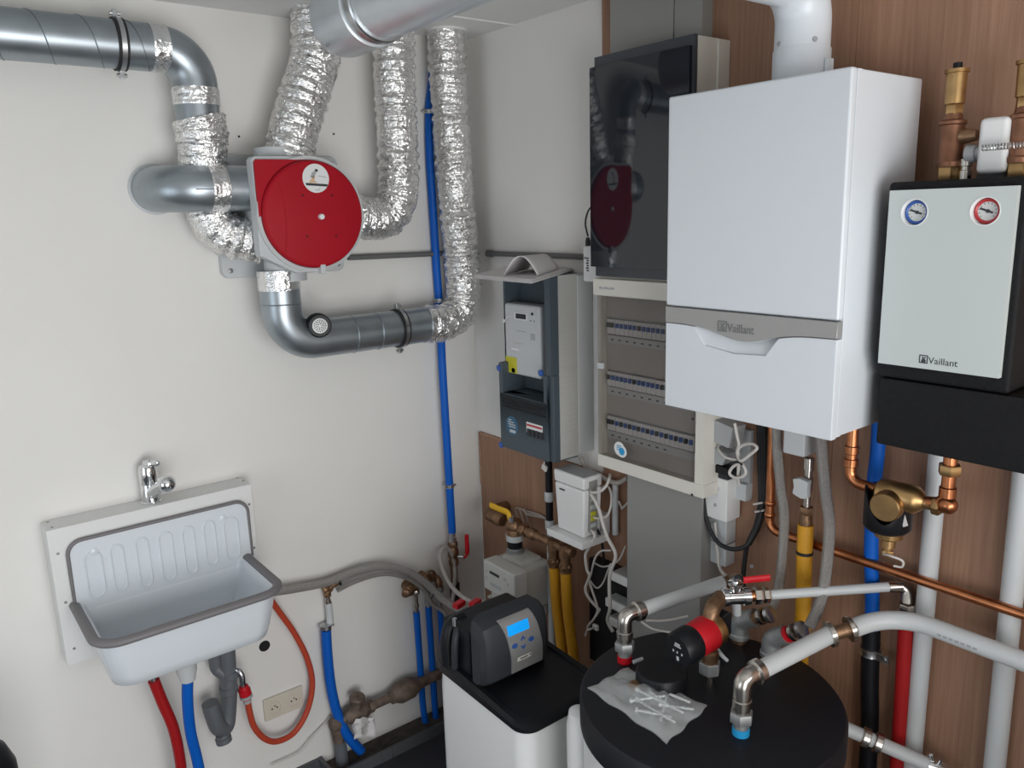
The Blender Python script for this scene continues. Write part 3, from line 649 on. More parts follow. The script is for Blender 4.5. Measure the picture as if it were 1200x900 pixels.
# ================================================================== HOSES ALONG THE LEFT WALL, STOP TAPS, PIPES
hA = [L(318, 694, 0.06), L(345, 690, 0.05), L(385, 682, 0.05), L(420, 669, 0.055), L(450, 664, 0.06), L(478, 670, 0.075), L(500, 684, 0.10), L(515, 699, 0.14), L(532, 711, 0.20), L(552, 722, 0.27)]
pipe('braided_hose', 'thicker grey braided hose arching from basin to water softener', 'hose', hA, 0.0145, 'braid', 8, 16)
hB = [L(395, 692, 0.035), L(415, 682, 0.04), L(440, 674, 0.045), L(460, 673, 0.05), L(482, 680, 0.06), L(498, 693, 0.08), L(507, 708, 0.09), L(519, 716, 0.11), L(527, 730, 0.14)]
pipe('braided_hose', 'thinner braided hose under the thicker one, from the brass tee', 'hose', hB, 0.0085, 'braid', 8, 14)
for (px, py, d, dr) in ((397, 681, 0.05, (1, 0, 0.25)), (508, 697, 0.12, (0.6, -0.6, -0.5))):
    t = build('cable_tie', MB().lathe(L(px, py, d), dr, [(-0.002, 0.016), (-0.002, 0.018), (0.002, 0.018), (0.002, 0.016)], 20), 'rubber')
    tag(t, 'black cable tie around the two hoses near the ' + ('brass tee above blue pipe' if px < 450 else 'three short blue pipes'), 'cable tie')
def wall_tap_pipe(px, py, d, label, bottom):
    t = thing('wall_tee', label, 'fitting', L(px, py, d))
    return t
t = thing('brass_tee', 'brass tee fitting on the wall where the thin hose starts', 'fitting', L(385, 690, 0.03))
q = L(383, 690, 0.035)
mb = MB(); mb.cyl((q[0]+0.005, 0, q[2]), q+np.array([0.005, -0.01, 0]), 0.016); hexnut(mb, q+np.array([-0.015, 0, 0.0]), (1, 0, 0.15), 0, 0.02, 0.016); mb.cyl(q, q+np.array([0.045, 0, 0.012]), 0.011); hexnut(mb, q, (0, 0, -1), 0.005, 0.03, 0.014)
build('body', mb, 'brassdull', t)
build('coupling', MB().lathe(q, (0, 0, -1), [(0.03, 0.009), (0.045, 0.009), (0.046, 0.012), (0.056, 0.012), (0.057, 0.009)], 16), 'nickel', t)
build('white_sleeve', MB().lathe(q+np.array([0.002, 0, 0]), (0, 0, -1), [(0.055, 0.0125), (0.145, 0.0135)], 16), 'whitepipe', t)
b0 = L(382, 738, 0.04)
small_clamp(L(382, 734, 0.04), (0, 0, 1), 0.018, 'steel clamp at the top of the single thick blue pipe', (0, 1, 0))
pipe('blue_water_pipe', 'thick blue pipe right of the orange hose, down to the pit', 'pipe', [b0, L(384, 770, 0.04), L(388, 805, 0.045), L(394, 832, 0.05), L(402, 853, 0.06), L(412, 868, 0.065), L(423, 880, 0.06)], 0.0185, 'blue', 8, 16)
# three short blue pipes by the softener
for i, (px, py, pb, w) in enumerate(((488, 717, 832, 'left one'), (502, 711, 838, 'middle one'), (516, 713, 842, 'right one'))):
    a = L(px, py, 0.045); b = L(px+6, pb, 0.045); b[0] = a[0]+0.006
    pipe('blue_water_pipe', f'short dark blue pipe left of the softener, {w} of three', 'pipe', [a, lerp(a, b, 0.5), b, b+np.array([0.02, 0.005, -0.14])], 0.013, 'blue', 4, 14)
    t = thing('pipe_fitting', f'dull metal fitting on the {w} of three short blue pipes', 'fitting', a)
    mb = MB(); mb.lathe(a, (0, 0, 1), [(0, 0.009), (0.02, 0.009), (0.022, 0.012), (0.034, 0.012), (0.036, 0.010), (0.075, 0.010)], 16); hexnut(mb, a, (0, 0, 1), 0.075, 0.095, 0.017)
    build('coupling', mb, 'nickel' if i == 0 else 'malleable', t)
    build('elbow', MB().tube(fillet([a+np.array([0, 0, 0.09]), a+np.array([0, 0, 0.125]), (a[0], 0, a[2]+0.125)], 0.02), 0.014, 16), 'brassdull', t)
t = thing('stop_tap', 'brass stop tap on the wall left of the three blue pipes', 'valve', L(482, 690, 0.03))
q = L(483, 690, 0.05); mb = MB(); mb.cyl((q[0], 0, q[2]), q, 0.02); hexnut(mb, q+np.array([-0.03, 0, 0]), (1, 0, 0), 0, 0.03, 0.024); mb.cyl(q, q+np.array([0.07, 0, 0.01]), 0.015)
build('body', mb, 'brassdull', t)
build('spindle', MB().lathe(q+np.array([-0.03, -0.005, 0]), (-0.6, -0.8, 0), [(0, 0.017), (0.02, 0.016), (0.022, 0.01)], 16), 'brassdull', t)
t = thing('tap_wheel', 'small brown tap wheel high on the wall, behind the grey loop hose', 'valve', L(504, 673, 0.03))
q = L(504, 675, 0.04)
build('stem', MB().cyl((q[0], 0, q[2]-0.02), q, 0.008), 'brassdull', t)
build('wheel', MB().tube([q+np.array([0.022*math.cos(a), -0.002, 0.022*math.sin(a)]) for a in np.linspace(0, 2*math.pi, 17)[:-1]], 0.005, 8, closed=True), 'brassdull', t)
for a in (0.3, 0.3+math.pi/2): build('spoke', MB().cyl(q-np.array([0.022*math.cos(a), 0.002, 0.022*math.sin(a)]), q+np.array([0.022*math.cos(a), -0.002, 0.022*math.sin(a)]), 0.003, n=8), 'brassdull', t)
# looped translucent hose
lp = [L(569, 706, 0.36), L(556, 706, 0.30), L(543, 700, 0.24), L(530, 688, 0.18), L(521, 672, 0.13), L(516, 655, 0.09), L(518, 645, 0.07), L(524, 642, 0.06), L(530, 650, 0.06), L(533, 668, 0.06), L(532, 690, 0.06), L(530, 706, 0.07)]
pipe('loop_hose', 'thin pale grey hose looping up from the red clip to the valve', 'hose', lp, 0.0085, 'clearhose', 8, 14)

# old brass water meter fittings in the pit
t = thing('water_meter_valve', 'dirty brass valve and pipe run low on the wall above the pit', 'valve', L(440, 820, 0.05))
q = L(418, 832, 0.06)
mb = MB(); mb.lathe(q+np.array([-0.05, 0, -0.012]), (1, 0, 0.0), [(0, 0.02), (0.01, 0.028), (0.03, 0.034), (0.07, 0.034), (0.09, 0.028), (0.10, 0.021)], 20); mb.cyl(q+np.array([0, -0.005, 0]), q+np.array([0, -0.01, 0.045]), 0.02, 0.016)
build('valve_body', mb, 'brassdirty', t)
build('hand_wheel', MB().lathe(q+np.array([0, -0.01, 0.045]), (0, -0.25, 1), [(0, 0.022), (0.004, 0.029), (0.016, 0.030), (0.022, 0.024), (0.022, 0.006), (0.026, 0.005)], 20), 'brassdirty', t)
q2 = L(452, 820, 0.06)
mb = MB(); mb.cyl(q+np.array([0.04, 0, -0.012]), q2+np.array([0.04, 0, 0]), 0.017); hexnut(mb, q+np.array([0.05, 0, -0.011]), (1, 0, 0.02), 0, 0.02, 0.024); hexnut(mb, q2+np.array([0.02, 0, 0]), (1, 0, 0), 0, 0.024, 0.027)
build('union', mb, 'brassdirty', t)
q3 = L(474, 808, 0.06)
mt = build('meter_body', MB().lathe(q3+np.array([-0.055, 0, -0.006]), (1, 0, 0.05), [(0, 0.02), (0.01, 0.032), (0.03, 0.042), (0.085, 0.042), (0.10, 0.034), (0.125, 0.024), (0.16, 0.02)], 22), 'brassdirty', t)
build('outlet_pipe', MB().cyl(q3+np.array([0.09, 0, 0]), q3+np.array([0.27, 0, 0.01]), 0.022), 'brassdirty', t)
q4 = L(394, 848, 0.05)
mb = MB(); mb.ball(q4, 0.03, 16, (1, 0.9, 1.1)); mb.cyl(q4, q+np.array([-0.04, 0, -0.012]), 0.017); mb.cyl(q4+np.array([-0.004, 0, -0.01]), q4+np.array([0.01, 0.0, -0.115]), 0.021)
build('inlet_elbow', mb, 'brassdirty', t)
build('sleeve', MB().cyl(q4+np.array([0.008, 0, -0.075]), (q4[0]+0.012, q4[1], 0.005), 0.024), 'trapgrey', t)
# crumpled white cloth tag
mb = MB(); nx, ny = 9, 7; cpts = []
ca = L(424, 848, 0.075)
for j in range(ny):
    for i in range(nx):
        cpts.append((ca[0]-0.045+0.09*i/(nx-1)+rng.normal()*0.003, ca[1]-0.02+rng.normal()*0.007-0.012*math.sin(i*0.8), ca[2]-0.04+0.075*j/(ny-1)+0.016*math.sin(i*0.7)+rng.normal()*0.003))
mb.add(cpts, [(j*nx+i, j*nx+i+1, (j+1)*nx+i+1, (j+1)*nx+i) for j in range(ny-1) for i in range(nx-1)])
o = build('crumpled_rag', mb, 'paper'); so = o.modifiers.new('solid', 'SOLIDIFY'); so.thickness = 0.002
tag(o, 'crumpled white rag hanging on the brass valve above the pit', 'rag')
# plaster strip / loose wire by the pit
pipe('thin_white_wire', 'thin white wire lying along the skirting at the pit corner', 'wire', [L(318, 897, 0.02), L(350, 882, 0.02), L(362, 868, 0.02), L(376, 852, 0.012), L(388, 840, 0.012)], 0.0028, 'cable', 6, 8)

# ================================================================== ELECTRIC BOXES
def wbox(d0, d1, yl, yr, z0, z1): return MB().box(-d1, -d0, yl, yr, z0, z1)
# upper box with the dark glass door
t = thing('glass_door_cabinet', 'cream wall box with a dark reflective glass door, left of the boiler', 'cabinet', (-0.05, -1.02, 1.79))
build('housing', wbox(0.012, 0.135, -0.840, -1.198, 1.793, 2.451), 'cream', t, bevel=0.004)
build('housing_rear', wbox(0.012, 0.06, -0.843, -1.203, 1.79, 2.449), 'cream', t, bevel=0.003)
fr_ = build('bottom_frame', wbox(0.012, 0.158, -0.838, -1.20, 1.785, 1.836), 'cream', t, bevel=0.006)
pm = MB()
for j in range(8): pm.box(-0.1587, -0.157, -0.868-j*0.0078, -0.8742-j*0.0078, 1.806, 1.8135-(j % 3)*0.0015)
build('worn_print', pm, 'greybox', fr_)['kind'] = 'stuff'
def curved_door(name, y0, y1, z0, z1, d0, bulge, m):
    n = 16; pts = [(-d0, y0, z0)]
    pts = [(-(d0+0.010+bulge*(1-(2*i/n-1)**2)), y0+(y1-y0)*i/n, z0) for i in range(n+1)]+[(-d0, y1, z0), (-d0, y0, z0)]
    return build(name, MB().prism(pts, (0, 0, z1-z0)), m, t, ang=30)
curved_door('door_frame', -0.842, -1.198, 1.842, 2.452, 0.137, 0.004, 'frameblk')
curved_door('glass_door', -0.832, -1.190, 1.870, 2.425, 0.1475, 0.004, 'glassblk')
# white adapter at its left side
t = thing('white_module', 'small white printed module sticking out left of the glass door box', 'module', W(691, 310, 0.08))
mp_ = W(683, 290, 0.10); mq = W(700, 331, 0.10)
mb_ = build('case', MB().box(-0.10, -0.012, mp_[1], mq[1]-0.03, mq[2], mp_[2]+0.004), 'white', t, bevel=0.005)
pm = MB()
for j in range(6): pm.box(-0.1008, -0.099, mp_[1]-0.014-(j % 2)*0.003, mp_[1]-0.026, mp_[2]-0.030-j*0.0075, mp_[2]-0.0345-j*0.0075)
pm.box(-0.1008, -0.099, mp_[1]-0.008, mp_[1]-0.012, mp_[2]-0.028, mp_[2]-0.035)
build('small_print', pm, 'letterdark', mb_)['kind'] = 'stuff'
build('plug', MB().lathe(W(689, 288, 0.06)+np.array([0, 0, -0.004]), (0, 0, 1), [(0, 0.008), (0.02, 0.008), (0.03, 0.005)], 14), 'dark', t)
build('lead', MB().tube(catmull([W(689, 277, 0.06), W(686, 262, 0.06), W(689, 248, 0.065), W(695, 241, 0.07), W(702, 239, 0.075)], 6), 0.0028, 8), 'dark', t)

# distribution board with smoked door
BY0, BY1, BZ0, BZ1 = -0.850, -1.257, 1.255, 1.795
t = thing('distribution_board', 'white fuse board with a smoked clear door and three breaker rows', 'fuse box', (-0.07, -1.05, BZ0))
build('left_side', MB().box(-0.145, -0.012, BY0, BY0-0.012, BZ0+0.039, BZ1-0.011), 'cream', t)
build('right_side', MB().box(-0.150, -0.012, BY1+0.030, BY1, BZ0+0.0385, BZ1-0.011), 'cream', t)
build('bottom_frame', MB().box(-0.150, -0.012, BY0, BY1, BZ0, BZ0+0.038), 'cream', t, bevel=0.002)
build('top_side', MB().box(-0.145, -0.012, BY0, BY1, BZ1-0.0105, BZ1), 'cream', t)
build('rear_panel', MB().box(-0.03, -0.013, BY0-0.0125, BY1+0.031, BZ0+0.039, BZ1-0.011), 'cream', t)
rowz = [W(745, 386, 0.125)[2], W(745, 449, 0.125)[2], W(766, 508, 0.125)[2]]
mask = MB(); zc = [BZ0+0.038]+[z for rz in sorted(rowz) for z in (rz-0.026, rz+0.026)]+[BZ1-0.01]
YM0, YM1 = BY0-0.012, BY1+0.03; RY0, RY1 = W(712, 386, 0.125)[1], BY1+0.045
for a, b in zip(zc[::2], zc[1::2]): build('cover_panel', MB().box(-0.122, -0.112, YM0-0.001, YM1+0.001, a+0.0005, b-0.0005), 'smokedin', t)
for rz in rowz:
    for ya, yb in ((YM0-0.001, RY0), (RY1, YM1+0.001)): build('cover_panel', MB().box(-0.1218, -0.112, ya, yb, rz-0.026, rz+0.026), 'smokedin', t)
for ri, rz in enumerate(rowz):
    row = build('breaker_row', MB().box(-0.112, -0.10, RY0, RY1, rz-0.026, rz+0.026), 'ltgrey', t)
    build('label_strip', MB().box(-0.1235, -0.122, RY0+0.004, RY1-0.004, rz-0.050, rz-0.027), 'ltgrey', row)
    y = RY0-0.004; i = 0
    while y-0.0175 > RY1:
        wide = 2 if (ri == 0 and i == 0) or (ri == 2 and i in (0,)) else 1
        br = build('breaker', MB().box(-0.132, -0.112, y, y-0.0168*wide, rz-0.022, rz+0.022), 'white', row, bevel=0.001, seg=1)
        tm = MB().box(-0.139, -0.132, y-0.004, y-0.0168*wide+0.004, rz-0.001, rz+0.012)
        for v in tm.v: pass
        lever = build('toggle', tm, 'gaugeblue' if (i % 3 and ri < 2) or i % 2 else 'dark', t)
        y -= 0.0177*wide; i += 1
    wl_ = MB()
    for j in range(8): wl_.box(-0.1242, -0.1235, RY0-0.014-j*0.03, RY0-0.024-j*0.03, rz-0.042, rz-0.038)
    build('strip_print', wl_, 'letterdark', row)['kind'] = 'stuff'
dr = build('smoked_door', MB().box(-0.152, -0.149, BY0-0.004, BY1+0.034, BZ0+0.040, BZ1-0.004), 'smoke', t)
lk = W(697, 427, 0.155)
build('door_latch', MB().obox((-0.156, BY0-0.020, lk[2]), (0.005, 0, 0), (0, 0.011, 0), (0, 0, 0.009)), 'ltgrey', t, bevel=0.001)
sc_ = W(726, 526, 0.1535)
st = build('sticker', MB().lathe(sc_, (-1, 0, 0), [(0, 0.022), (0.0006, 0.022)], 30).lathe(sc_+np.array([0.0002, -0.010, -0.006]), (-1, 0, 0), [(0, 0.019), (0.0006, 0.019)], 30), 'white', t)
build('sticker_print', MB().lathe(sc_+np.array([-0.0008, -0.010, -0.006]), (-1, 0, 0), [(0, 0.0115), (0.0005, 0.0115)], 24), 'cyan', st)
ln = MB()
for j in range(3): ln.box(-sc_[0]*-1-0.0018, sc_[0]-0.0013, sc_[1]+0.010, sc_[1]-0.008, sc_[2]+0.008-j*0.006, sc_[2]+0.0105-j*0.006)
build('sticker_lines', ln, 'cyan', st)
for px, py in ((812, 491), (811, 580)):
    build('corner_screw', MB().lathe(W(px, py, 0.152), (-1, 0, 0), [(0, 0.004), (0.001, 0.004)], 10), 'dark', t)
# grey metal cable trunking above and below
t = thing('cable_trunking', 'grey metal cable trunking below the fuse board', 'trunking', (-0.03, -1.02, 0.4))
tb = [-0.927, -1.215]
mb = MB().box(-0.100, -0.012, tb[0], tb[1], 0.40, BZ0-0.002)
build('cover', mb, 'grey', t, bevel=0.002)
t = thing('cable_trunking', 'grey metal cable trunking above the glass door box up to the ceiling', 'trunking', (-0.03, -1.02, 2.46))
build('cover', MB().box(-0.058, -0.012, -0.815, -1.05, 2.466, HC), 'grey', t, bevel=0.002)
build('side_strip', MB().box(-0.056, -0.012, -1.052, -1.145, 2.466, HC), 'ltgrey' if False else 'grey', t, bevel=0.002)

# electricity meter
t = thing('electricity_meter', 'dark grey meter cabinet with pale digital meter in its open front', 'meter', (-0.09, -0.53, 1.25))
MF = 0.185
mt0 = W(583, 428, MF); mt1 = W(586, 525, MF)
yl, yr = mt0[1]-0.005, W(641, 470, MF)[1]; zlo, zhi = W(640, 541, MF)[2], W(646, 324, MF)[2]
zmid = W(583, 428, MF)[2]
ys = yr-0.022
build('side_panel', MB().box(-MF+0.035, -0.07, ys+0.006, ys-0.002, zlo+0.006, W(652, 436, MF)[2]).box(-MF+0.035, -0.07, ys+0.006, ys-0.002, W(652, 437, MF)[2]+0.002, zhi), 'meterside', t)
rib = MB()
for j in range(30): rib.box(-MF+0.037, -0.072, ys+0.003, ys-0.0026, zlo+0.02+j*0.0185, zlo+0.0215+j*0.0185)
build('panel_ribs', rib, 'meterside', t)['kind'] = 'stuff'
build('rear_case', MB().box(-0.07, -0.001, yl, ys-0.004, zlo+0.01, zhi-0.004), 'ltgrey', t, bevel=0.003)
mb = MB()                                            # frame: side walls, top, back, lower box
mb.box(-MF+0.03, -0.07, yl, yl-0.010, zmid, zhi).box(-MF, -0.07, yr+0.004, ys, zmid, zhi).box(-MF+0.02, -0.07, yl, ys, zhi-0.008, zhi)
mb.box(-0.085, -0.07, yl, ys, zlo, zhi)
build('frame', mb, 'metergrey', t, bevel=0.0015)
zf = W(612, 466, MF)[2]                              # bottom of the opening
mb = MB(); mb.box(-MF, -0.085, yl, yr, zlo, zf).box(-MF+0.01, -0.085, yr, ys, zlo, zmid)
mb.box(-MF, -0.085, yl, yl-0.020, zf, zmid+0.012).box(-MF, -0.085, yr+0.018, yr, zf, W(637, 440, MF)[2])
cv = build('lower_cover', mb, 'metergrey', t, bevel=0.003)
for j in range(3):
    build('vent_slot', MB().box(-MF-0.0006, -MF+0.002, yl-0.012, yr+0.008, zf-0.020-j*0.0135, zf-0.0135-j*0.0135), 'hole', cv)
for px, py, dz in ((585.5, 431, 0), (634.5, 437, 0), (588, 521, 0)):
    build('blue_clip', MB().lathe(W(px, py, MF-0.004), (-1, 0, 0), [(0, 0.011), (0.006, 0.011), (0.008, 0.008)], 16), 'gaugeblue', cv)
# digital meter inside
EF = 0.155
ey0, ey1, ez1 = W(590, 420, EF)[1], W(633, 400, EF)[1], W(612, 357, EF)[2]; ez0 = W(600, 438, EF)[2]
em = build('digital_meter', MB().box(-EF, -0.095, ey0, ey1, ez0, ez1), 'ltgrey', t, bevel=0.010, seg=3)
def onm(name, x0, y0, x1, y1, m, d=EF):
    a = W(x0, y0, d); b = W(x1, y1, d); return build(name, MB().box(-d-0.0015, -d+0.001, a[1], b[1], a[2], b[2]), m, em)
onm('lcd_window', 604.5, 367, 616.5, 374.5, 'dark')
onm('label_frame', 603, 366, 618, 376, 'white', EF-0.0008)
onm('yellow_label', 593, 417, 606, 438, 'yellowbright')
onm('serial_print', 606, 387, 616, 389.5, 'greybox'); onm('serial_print', 622, 391, 627, 399, 'greybox'); onm('green_mark', 602, 401, 612, 404, 'gasmeter'); onm('print_mark', 600, 431, 604, 437, 'letterdark')
onm('seal_tag', 599.5, 407, 608, 411, 'white', EF+0.002)
build('push_button', MB().lathe(W(624, 368, EF), (-1, 0, 0), [(0, 0.005), (0.003, 0.005)], 12), 'dark', em)
for px, py in ((622, 376), (626, 376.5)): build('led', MB().lathe(W(px, py, EF), (-1, 0, 0), [(0, 0.0022), (0.001, 0.0022)], 8), 'dark', em)
build('wire_seal', MB().lathe(W(591, 376, EF+0.006), (-1, 0, 0), [(0, 0.006), (0.005, 0.006)], 10).tube([W(591, 376, EF+0.008), W(596, 370, EF+0.004), W(601, 371, EF)], 0.0012, 6), 'white', em)
# stickers on the cover
s1_ = W(600, 499, MF)
st = build('blue_sticker', MB().lathe(s1_, (-1, 0, 0), [(0, 0.034), (0.0006, 0.034)], 28), 'printed', cv)
tl = MB()
for j, (w0_, w1_) in enumerate(((0.018, 0.002), (0.022, -0.012), (0.020, -0.020), (0.016, -0.022))): tl.box(s1_[0]-0.0012, s1_[0]-0.0004, s1_[1]+w0_, s1_[1]+w1_, s1_[2]+0.019-j*0.008, s1_[2]+0.0225-j*0.008)
tl.box(s1_[0]-0.0012, s1_[0]-0.0004, s1_[1]+0.012, s1_[1]-0.020, s1_[2]-0.024, s1_[2]-0.014)
build('sticker_print', tl, 'ltgrey', st)
a = W(617, 494, MF); b = W(636, 512, MF)
st = build('breaker_window', MB().box(-MF-0.001, -MF+0.002, a[1], b[1], b[2], a[2]), 'white', cv)
build('red_print', MB().box(-MF-0.0016, -MF-0.0006, a[1]-0.002, b[1]+0.002, a[2]-0.013, a[2]-0.006), 'gaugered', st)
for j in range(4): build('breaker_toggle', MB().box(-MF-0.006, -MF, a[1]-0.008-j*0.021, a[1]-0.024-j*0.021, a[2]-0.045, a[2]-0.022), 'dark', st)
# papers lying on top of the meter cabinet
t = thing('stack_of_papers', 'stack of loose papers lying on top of the meter cabinet', 'papers', (-0.12, -0.5, zhi))
zp = zhi+0.001
c1 = Z(556, 326, zp); c2 = Z(624, 332.5, zp); c3 = Z(676, 316, zp); c4 = Z(610, 311, zp)
for j in range(5):
    off = np.array([0.004*math.sin(j*2.1), 0.005*math.cos(j*1.7), 0.0022*j])
    build('sheet', MB().prism([np.array(p)+off for p in (c1, c2, c3, c4)], (0, 0, 0.0018)), 'paper', t)
zz = zp+0.0125
e0 = Z(590, 323, zz); e1 = Z(630, 323, zz); r0 = Z(650, 306, zz)
dirr = unit(np.array(Z(672, 310, zz))-np.array(e1)); 
rings = []
for s_ in np.linspace(0, 1, 10):
    row = []
    for k_ in range(15):
        u_ = k_/14; base = lerp(e0, e1, u_); hgt = 0.058*math.sin(math.pi*min(1, u_*1.0))**0.9*(1-0.15*s_) if u_ < 1 else 0
        row.append(base+dirr*0.27*s_+np.array([0, 0, hgt]))
    rings.append(row)
mb = MB(); mb.add([p for r_ in rings for p in r_], [(i*15+k_, i*15+k_+1, (i+1)*15+k_+1, (i+1)*15+k_) for i in range(9) for k_ in range(14)])
o = build('curled_sheet', mb, 'paper', t); so = o.modifiers.new('solid', 'SOLIDIFY'); so.thickness = 0.0012

# ================================================================== BOILER
BF = 0.352; by0, by1, bz0, bz1 = -1.292, -1.732, 1.560, 2.278
t = thing('wall_boiler', 'white wall-hung gas boiler with a silver band across its front', 'boiler', (-0.2, -1.512, bz0))
build('casing', MB().box(-BF+0.018, -0.075, by0-0.002, by1+0.002, bz0+0.003, bz1-0.001), 'boiler', t, bevel=0.004)
build('wall_bracket', MB().box(-0.075, -0.012, by0-0.05, by1+0.05, bz0+0.1, bz1-0.1), 'grey', t)
zb_t = 1.803; 
def low(y):                                          # lower contour of the band
    u = (by0-y)/(by0-by1)
    return 1.764-0.026*math.exp(-((u-0.50)/0.20)**2)+0.004*u
build('front_panel', MB().box(-BF, -BF+0.020, by0, by1, zb_t+0.003, bz1), 'boiler', t, bevel=0.005, seg=3)
n = 40; yy = [by0+(by1-by0)*i/n for i in range(n+1)]
band = [(-BF-0.001, by0, zb_t)]+[(-BF-0.001, by1, zb_t)]+[(-BF-0.001, y, low(y)+0.0015) for y in yy[::-1]]
bd = build('trim_band', MB().prism(band, (0.022, 0, 0)), 'silver', t, bevel=0.001, seg=1)
n1, n2, nb = by0-0.44*0.20, by0-0.44*0.70, 0.046
nz = lambda y: low(y)
top = [(-BF, y, low(y)) for y in yy if y > n1]+[(-BF, n1, low(n1)), (-BF, n1-0.030, low(n1)-0.040), (-BF, (n1+n2)/2, low((n1+n2)/2)-0.030), (-BF, n2+0.030, low(n2)-0.040), (-BF, n2, low(n2))]+[(-BF, y, low(y)) for y in yy if y < n2]
build('lower_flap', MB().prism([(-BF, by0, bz0)]+top+[(-BF, by1, bz0)], (0.020, 0, 0)), 'boiler', t, bevel=0.003, seg=2)
gm = MB(); m_ = 14; ra, rb = [], []
for i in range(m_+1):
    y = n1+(n2-n1)*i/m_; u = i/m_
    zb = low(y)-0.041*min(1, min(u, 1-u)/0.14)
    ra.append((-BF+0.002, y, zb)); rb.append((-BF+0.020, y, low(y)+0.004))
gm.add(ra+rb, [(i, i+1, m_+2+i, m_+1+i) for i in range(m_)])
build('grip_recess', gm, 'boiler', t, ang=70)
build('corner_strip', MB().box(-BF+0.019, -BF+0.034, by1+0.0025, by1-0.0005, bz0+0.004, bz1-0.002), 'boiler', t, bevel=0.0008)
def brand(parent, org, h, width, m, x):
    """hare emblem in a rounded square followed by the word"""
    y0_, z0_ = org; k = h
    fr = MB()
    for (a, b, c, d) in ((0, 1, 0, 0.12), (0, 1, 0.88, 1), (0, 0.12, 0.12, 0.88), (0.88, 1, 0.12, 0.88)): fr.box(x-0.0012, x+0.0004, y0_-a*k, y0_-b*k, z0_+c*k, z0_+d*k)
    ear = [(0.25, 0.12), (0.75, 0.12), (0.78, 0.40), (0.62, 0.52), (0.80, 0.80), (0.66, 0.82), (0.50, 0.58), (0.45, 0.84), (0.32, 0.80), (0.36, 0.48), (0.24, 0.36)]
    fr.prism([(x+0.0004, y0_-a*k, z0_+b*k) for a, b in ear], (-0.0014, 0, 0))
    build('emblem', fr, m, parent)
    lettering('brand_lettering', 'Vaillant', (x-0.0004, y0_-k*1.06, z0_+k*0.06), WU, UP, k*1.12, m, parent, 0.0008, width)
l0 = W(841, 388, BF+0.001)
brand(bd, (l0[1], l0[2]), 0.0245, 0.070, 'lettergrey', -BF-0.0012)
# flue
t = thing('flue_pipe', 'white flue pipe from boiler top, elbowing away under the ceiling', 'flue', (-0.19, -1.522, bz1))
fx, fy, fz, fr2 = -0.19, -1.522, 2.490, 0.0575
pts = fillet([(fx, fy, bz1), (fx, fy, fz), (-0.52, fy, fz), (-0.52, fy, HC)], 0.084, 14)
build('elbow', MB().tube(pts, fr2, 40), 'flue', t)
build('socket', MB().lathe((fx, fy, bz1), (0, 0, 1), [(0, fr2*1.04), (0.075, fr2*1.04), (0.08, fr2*1.0)], 36), 'flue', t)
build('bracket', MB().box(fx-0.01, fx+0.01, fy-fr2-0.004, fy-fr2-0.012, bz1, bz1+0.05), 'flue', t)
for dx, dy in ((-0.052, 0.02), (-0.03, -0.048)):
    build('screw', MB().lathe((fx+dx, fy+dy, bz1+0.088), (dx, dy, 0), [(0, 0.006), (0.0035, 0.005)], 10), 'greybox', t)
# big ceiling duct with collar
gx, gz, gr = -0.815, 2.512, 0.078
t = thing('ceiling_duct', 'wide pale metal duct with collar hanging just below the ceiling', 'duct', (gx, -0.9, gz))
build('pipe', MB().lathe((gx, -0.80, gz), (0, -1, 0), [(0, gr), (2.75, gr)], 56), 'palegalv', t)
build('collar', MB().lathe((gx, -0.795, gz), (0, 1, 0), [(0, gr*0.98), (0.004, gr*1.13), (0.15, gr*1.13), (0.168, gr*1.09), (0.18, gr*0.98), (0.18, gr*0.8)], 56), 'palegalv', t)
build('joint_band', MB().lathe((gx, -0.832, gz), (0, 1, 0), [(0, gr*1.0), (0, gr*1.05), (0.004, gr*1.09), (0.014, gr*1.05), (0.026, gr*1.09), (0.032, gr*1.06), (0.036, gr)], 56), 'steel', t)
build('hanger_strap', MB().box(gx-0.018, gx+0.018, -0.80, -0.764, gz+gr, HC), 'steel', t)
build('band_screw', MB().obox((gx-gr*0.55, -0.815, gz+gr*0.98), (0.022, 0, -0.012), (0, 0.012, 0), (0.003, 0, 0.005)), 'steel', t, bevel=0.002)
build('rivet', MB().lathe((gx-0.060, -0.665, gz-gr*0.86), (-0.6, 0, -0.8), [(0, 0.004), (0.004, 0.003)], 10), 'screw', t)

# ================================================================== PUMP GROUP ON THE RIGHT
PF = 0.25
pa, pb_, pc, pd = W(1040, 224, PF), W(1190, 217, PF), W(1033, 427, PF), W(1175, 442, PF)
py0, py1, pz0, pz1 = (pa[1]+pc[1])/2, (pb_[1]+pd[1])/2, (pc[2]+pd[2])/2, (pa[2]+pb_[2])/2
t = thing('heating_pump_group', 'black foam pump group with a silver-white front plate and two dial thermometers', 'pump group', (-0.12, -1.88, pz0-0.18))
kz = pz0-0.03
mb = MB().box(-PF+0.010, -0.02, py0+0.010, py1-0.014, kz, pz1+0.016)
build('foam_shell', mb, 'foam', t, bevel=0.008, seg=3)
build('lower_shell', MB().box(-PF+0.016, -0.02, py0+0.004, py1-0.06, kz-0.145, kz-0.003), 'foam', t, bevel=0.006)
mb = MB(); gl = [W(1071, 249, PF+0.004), W(1154, 247.5, PF+0.004)]
ymid = (gl[0][1]+gl[1][1])/2
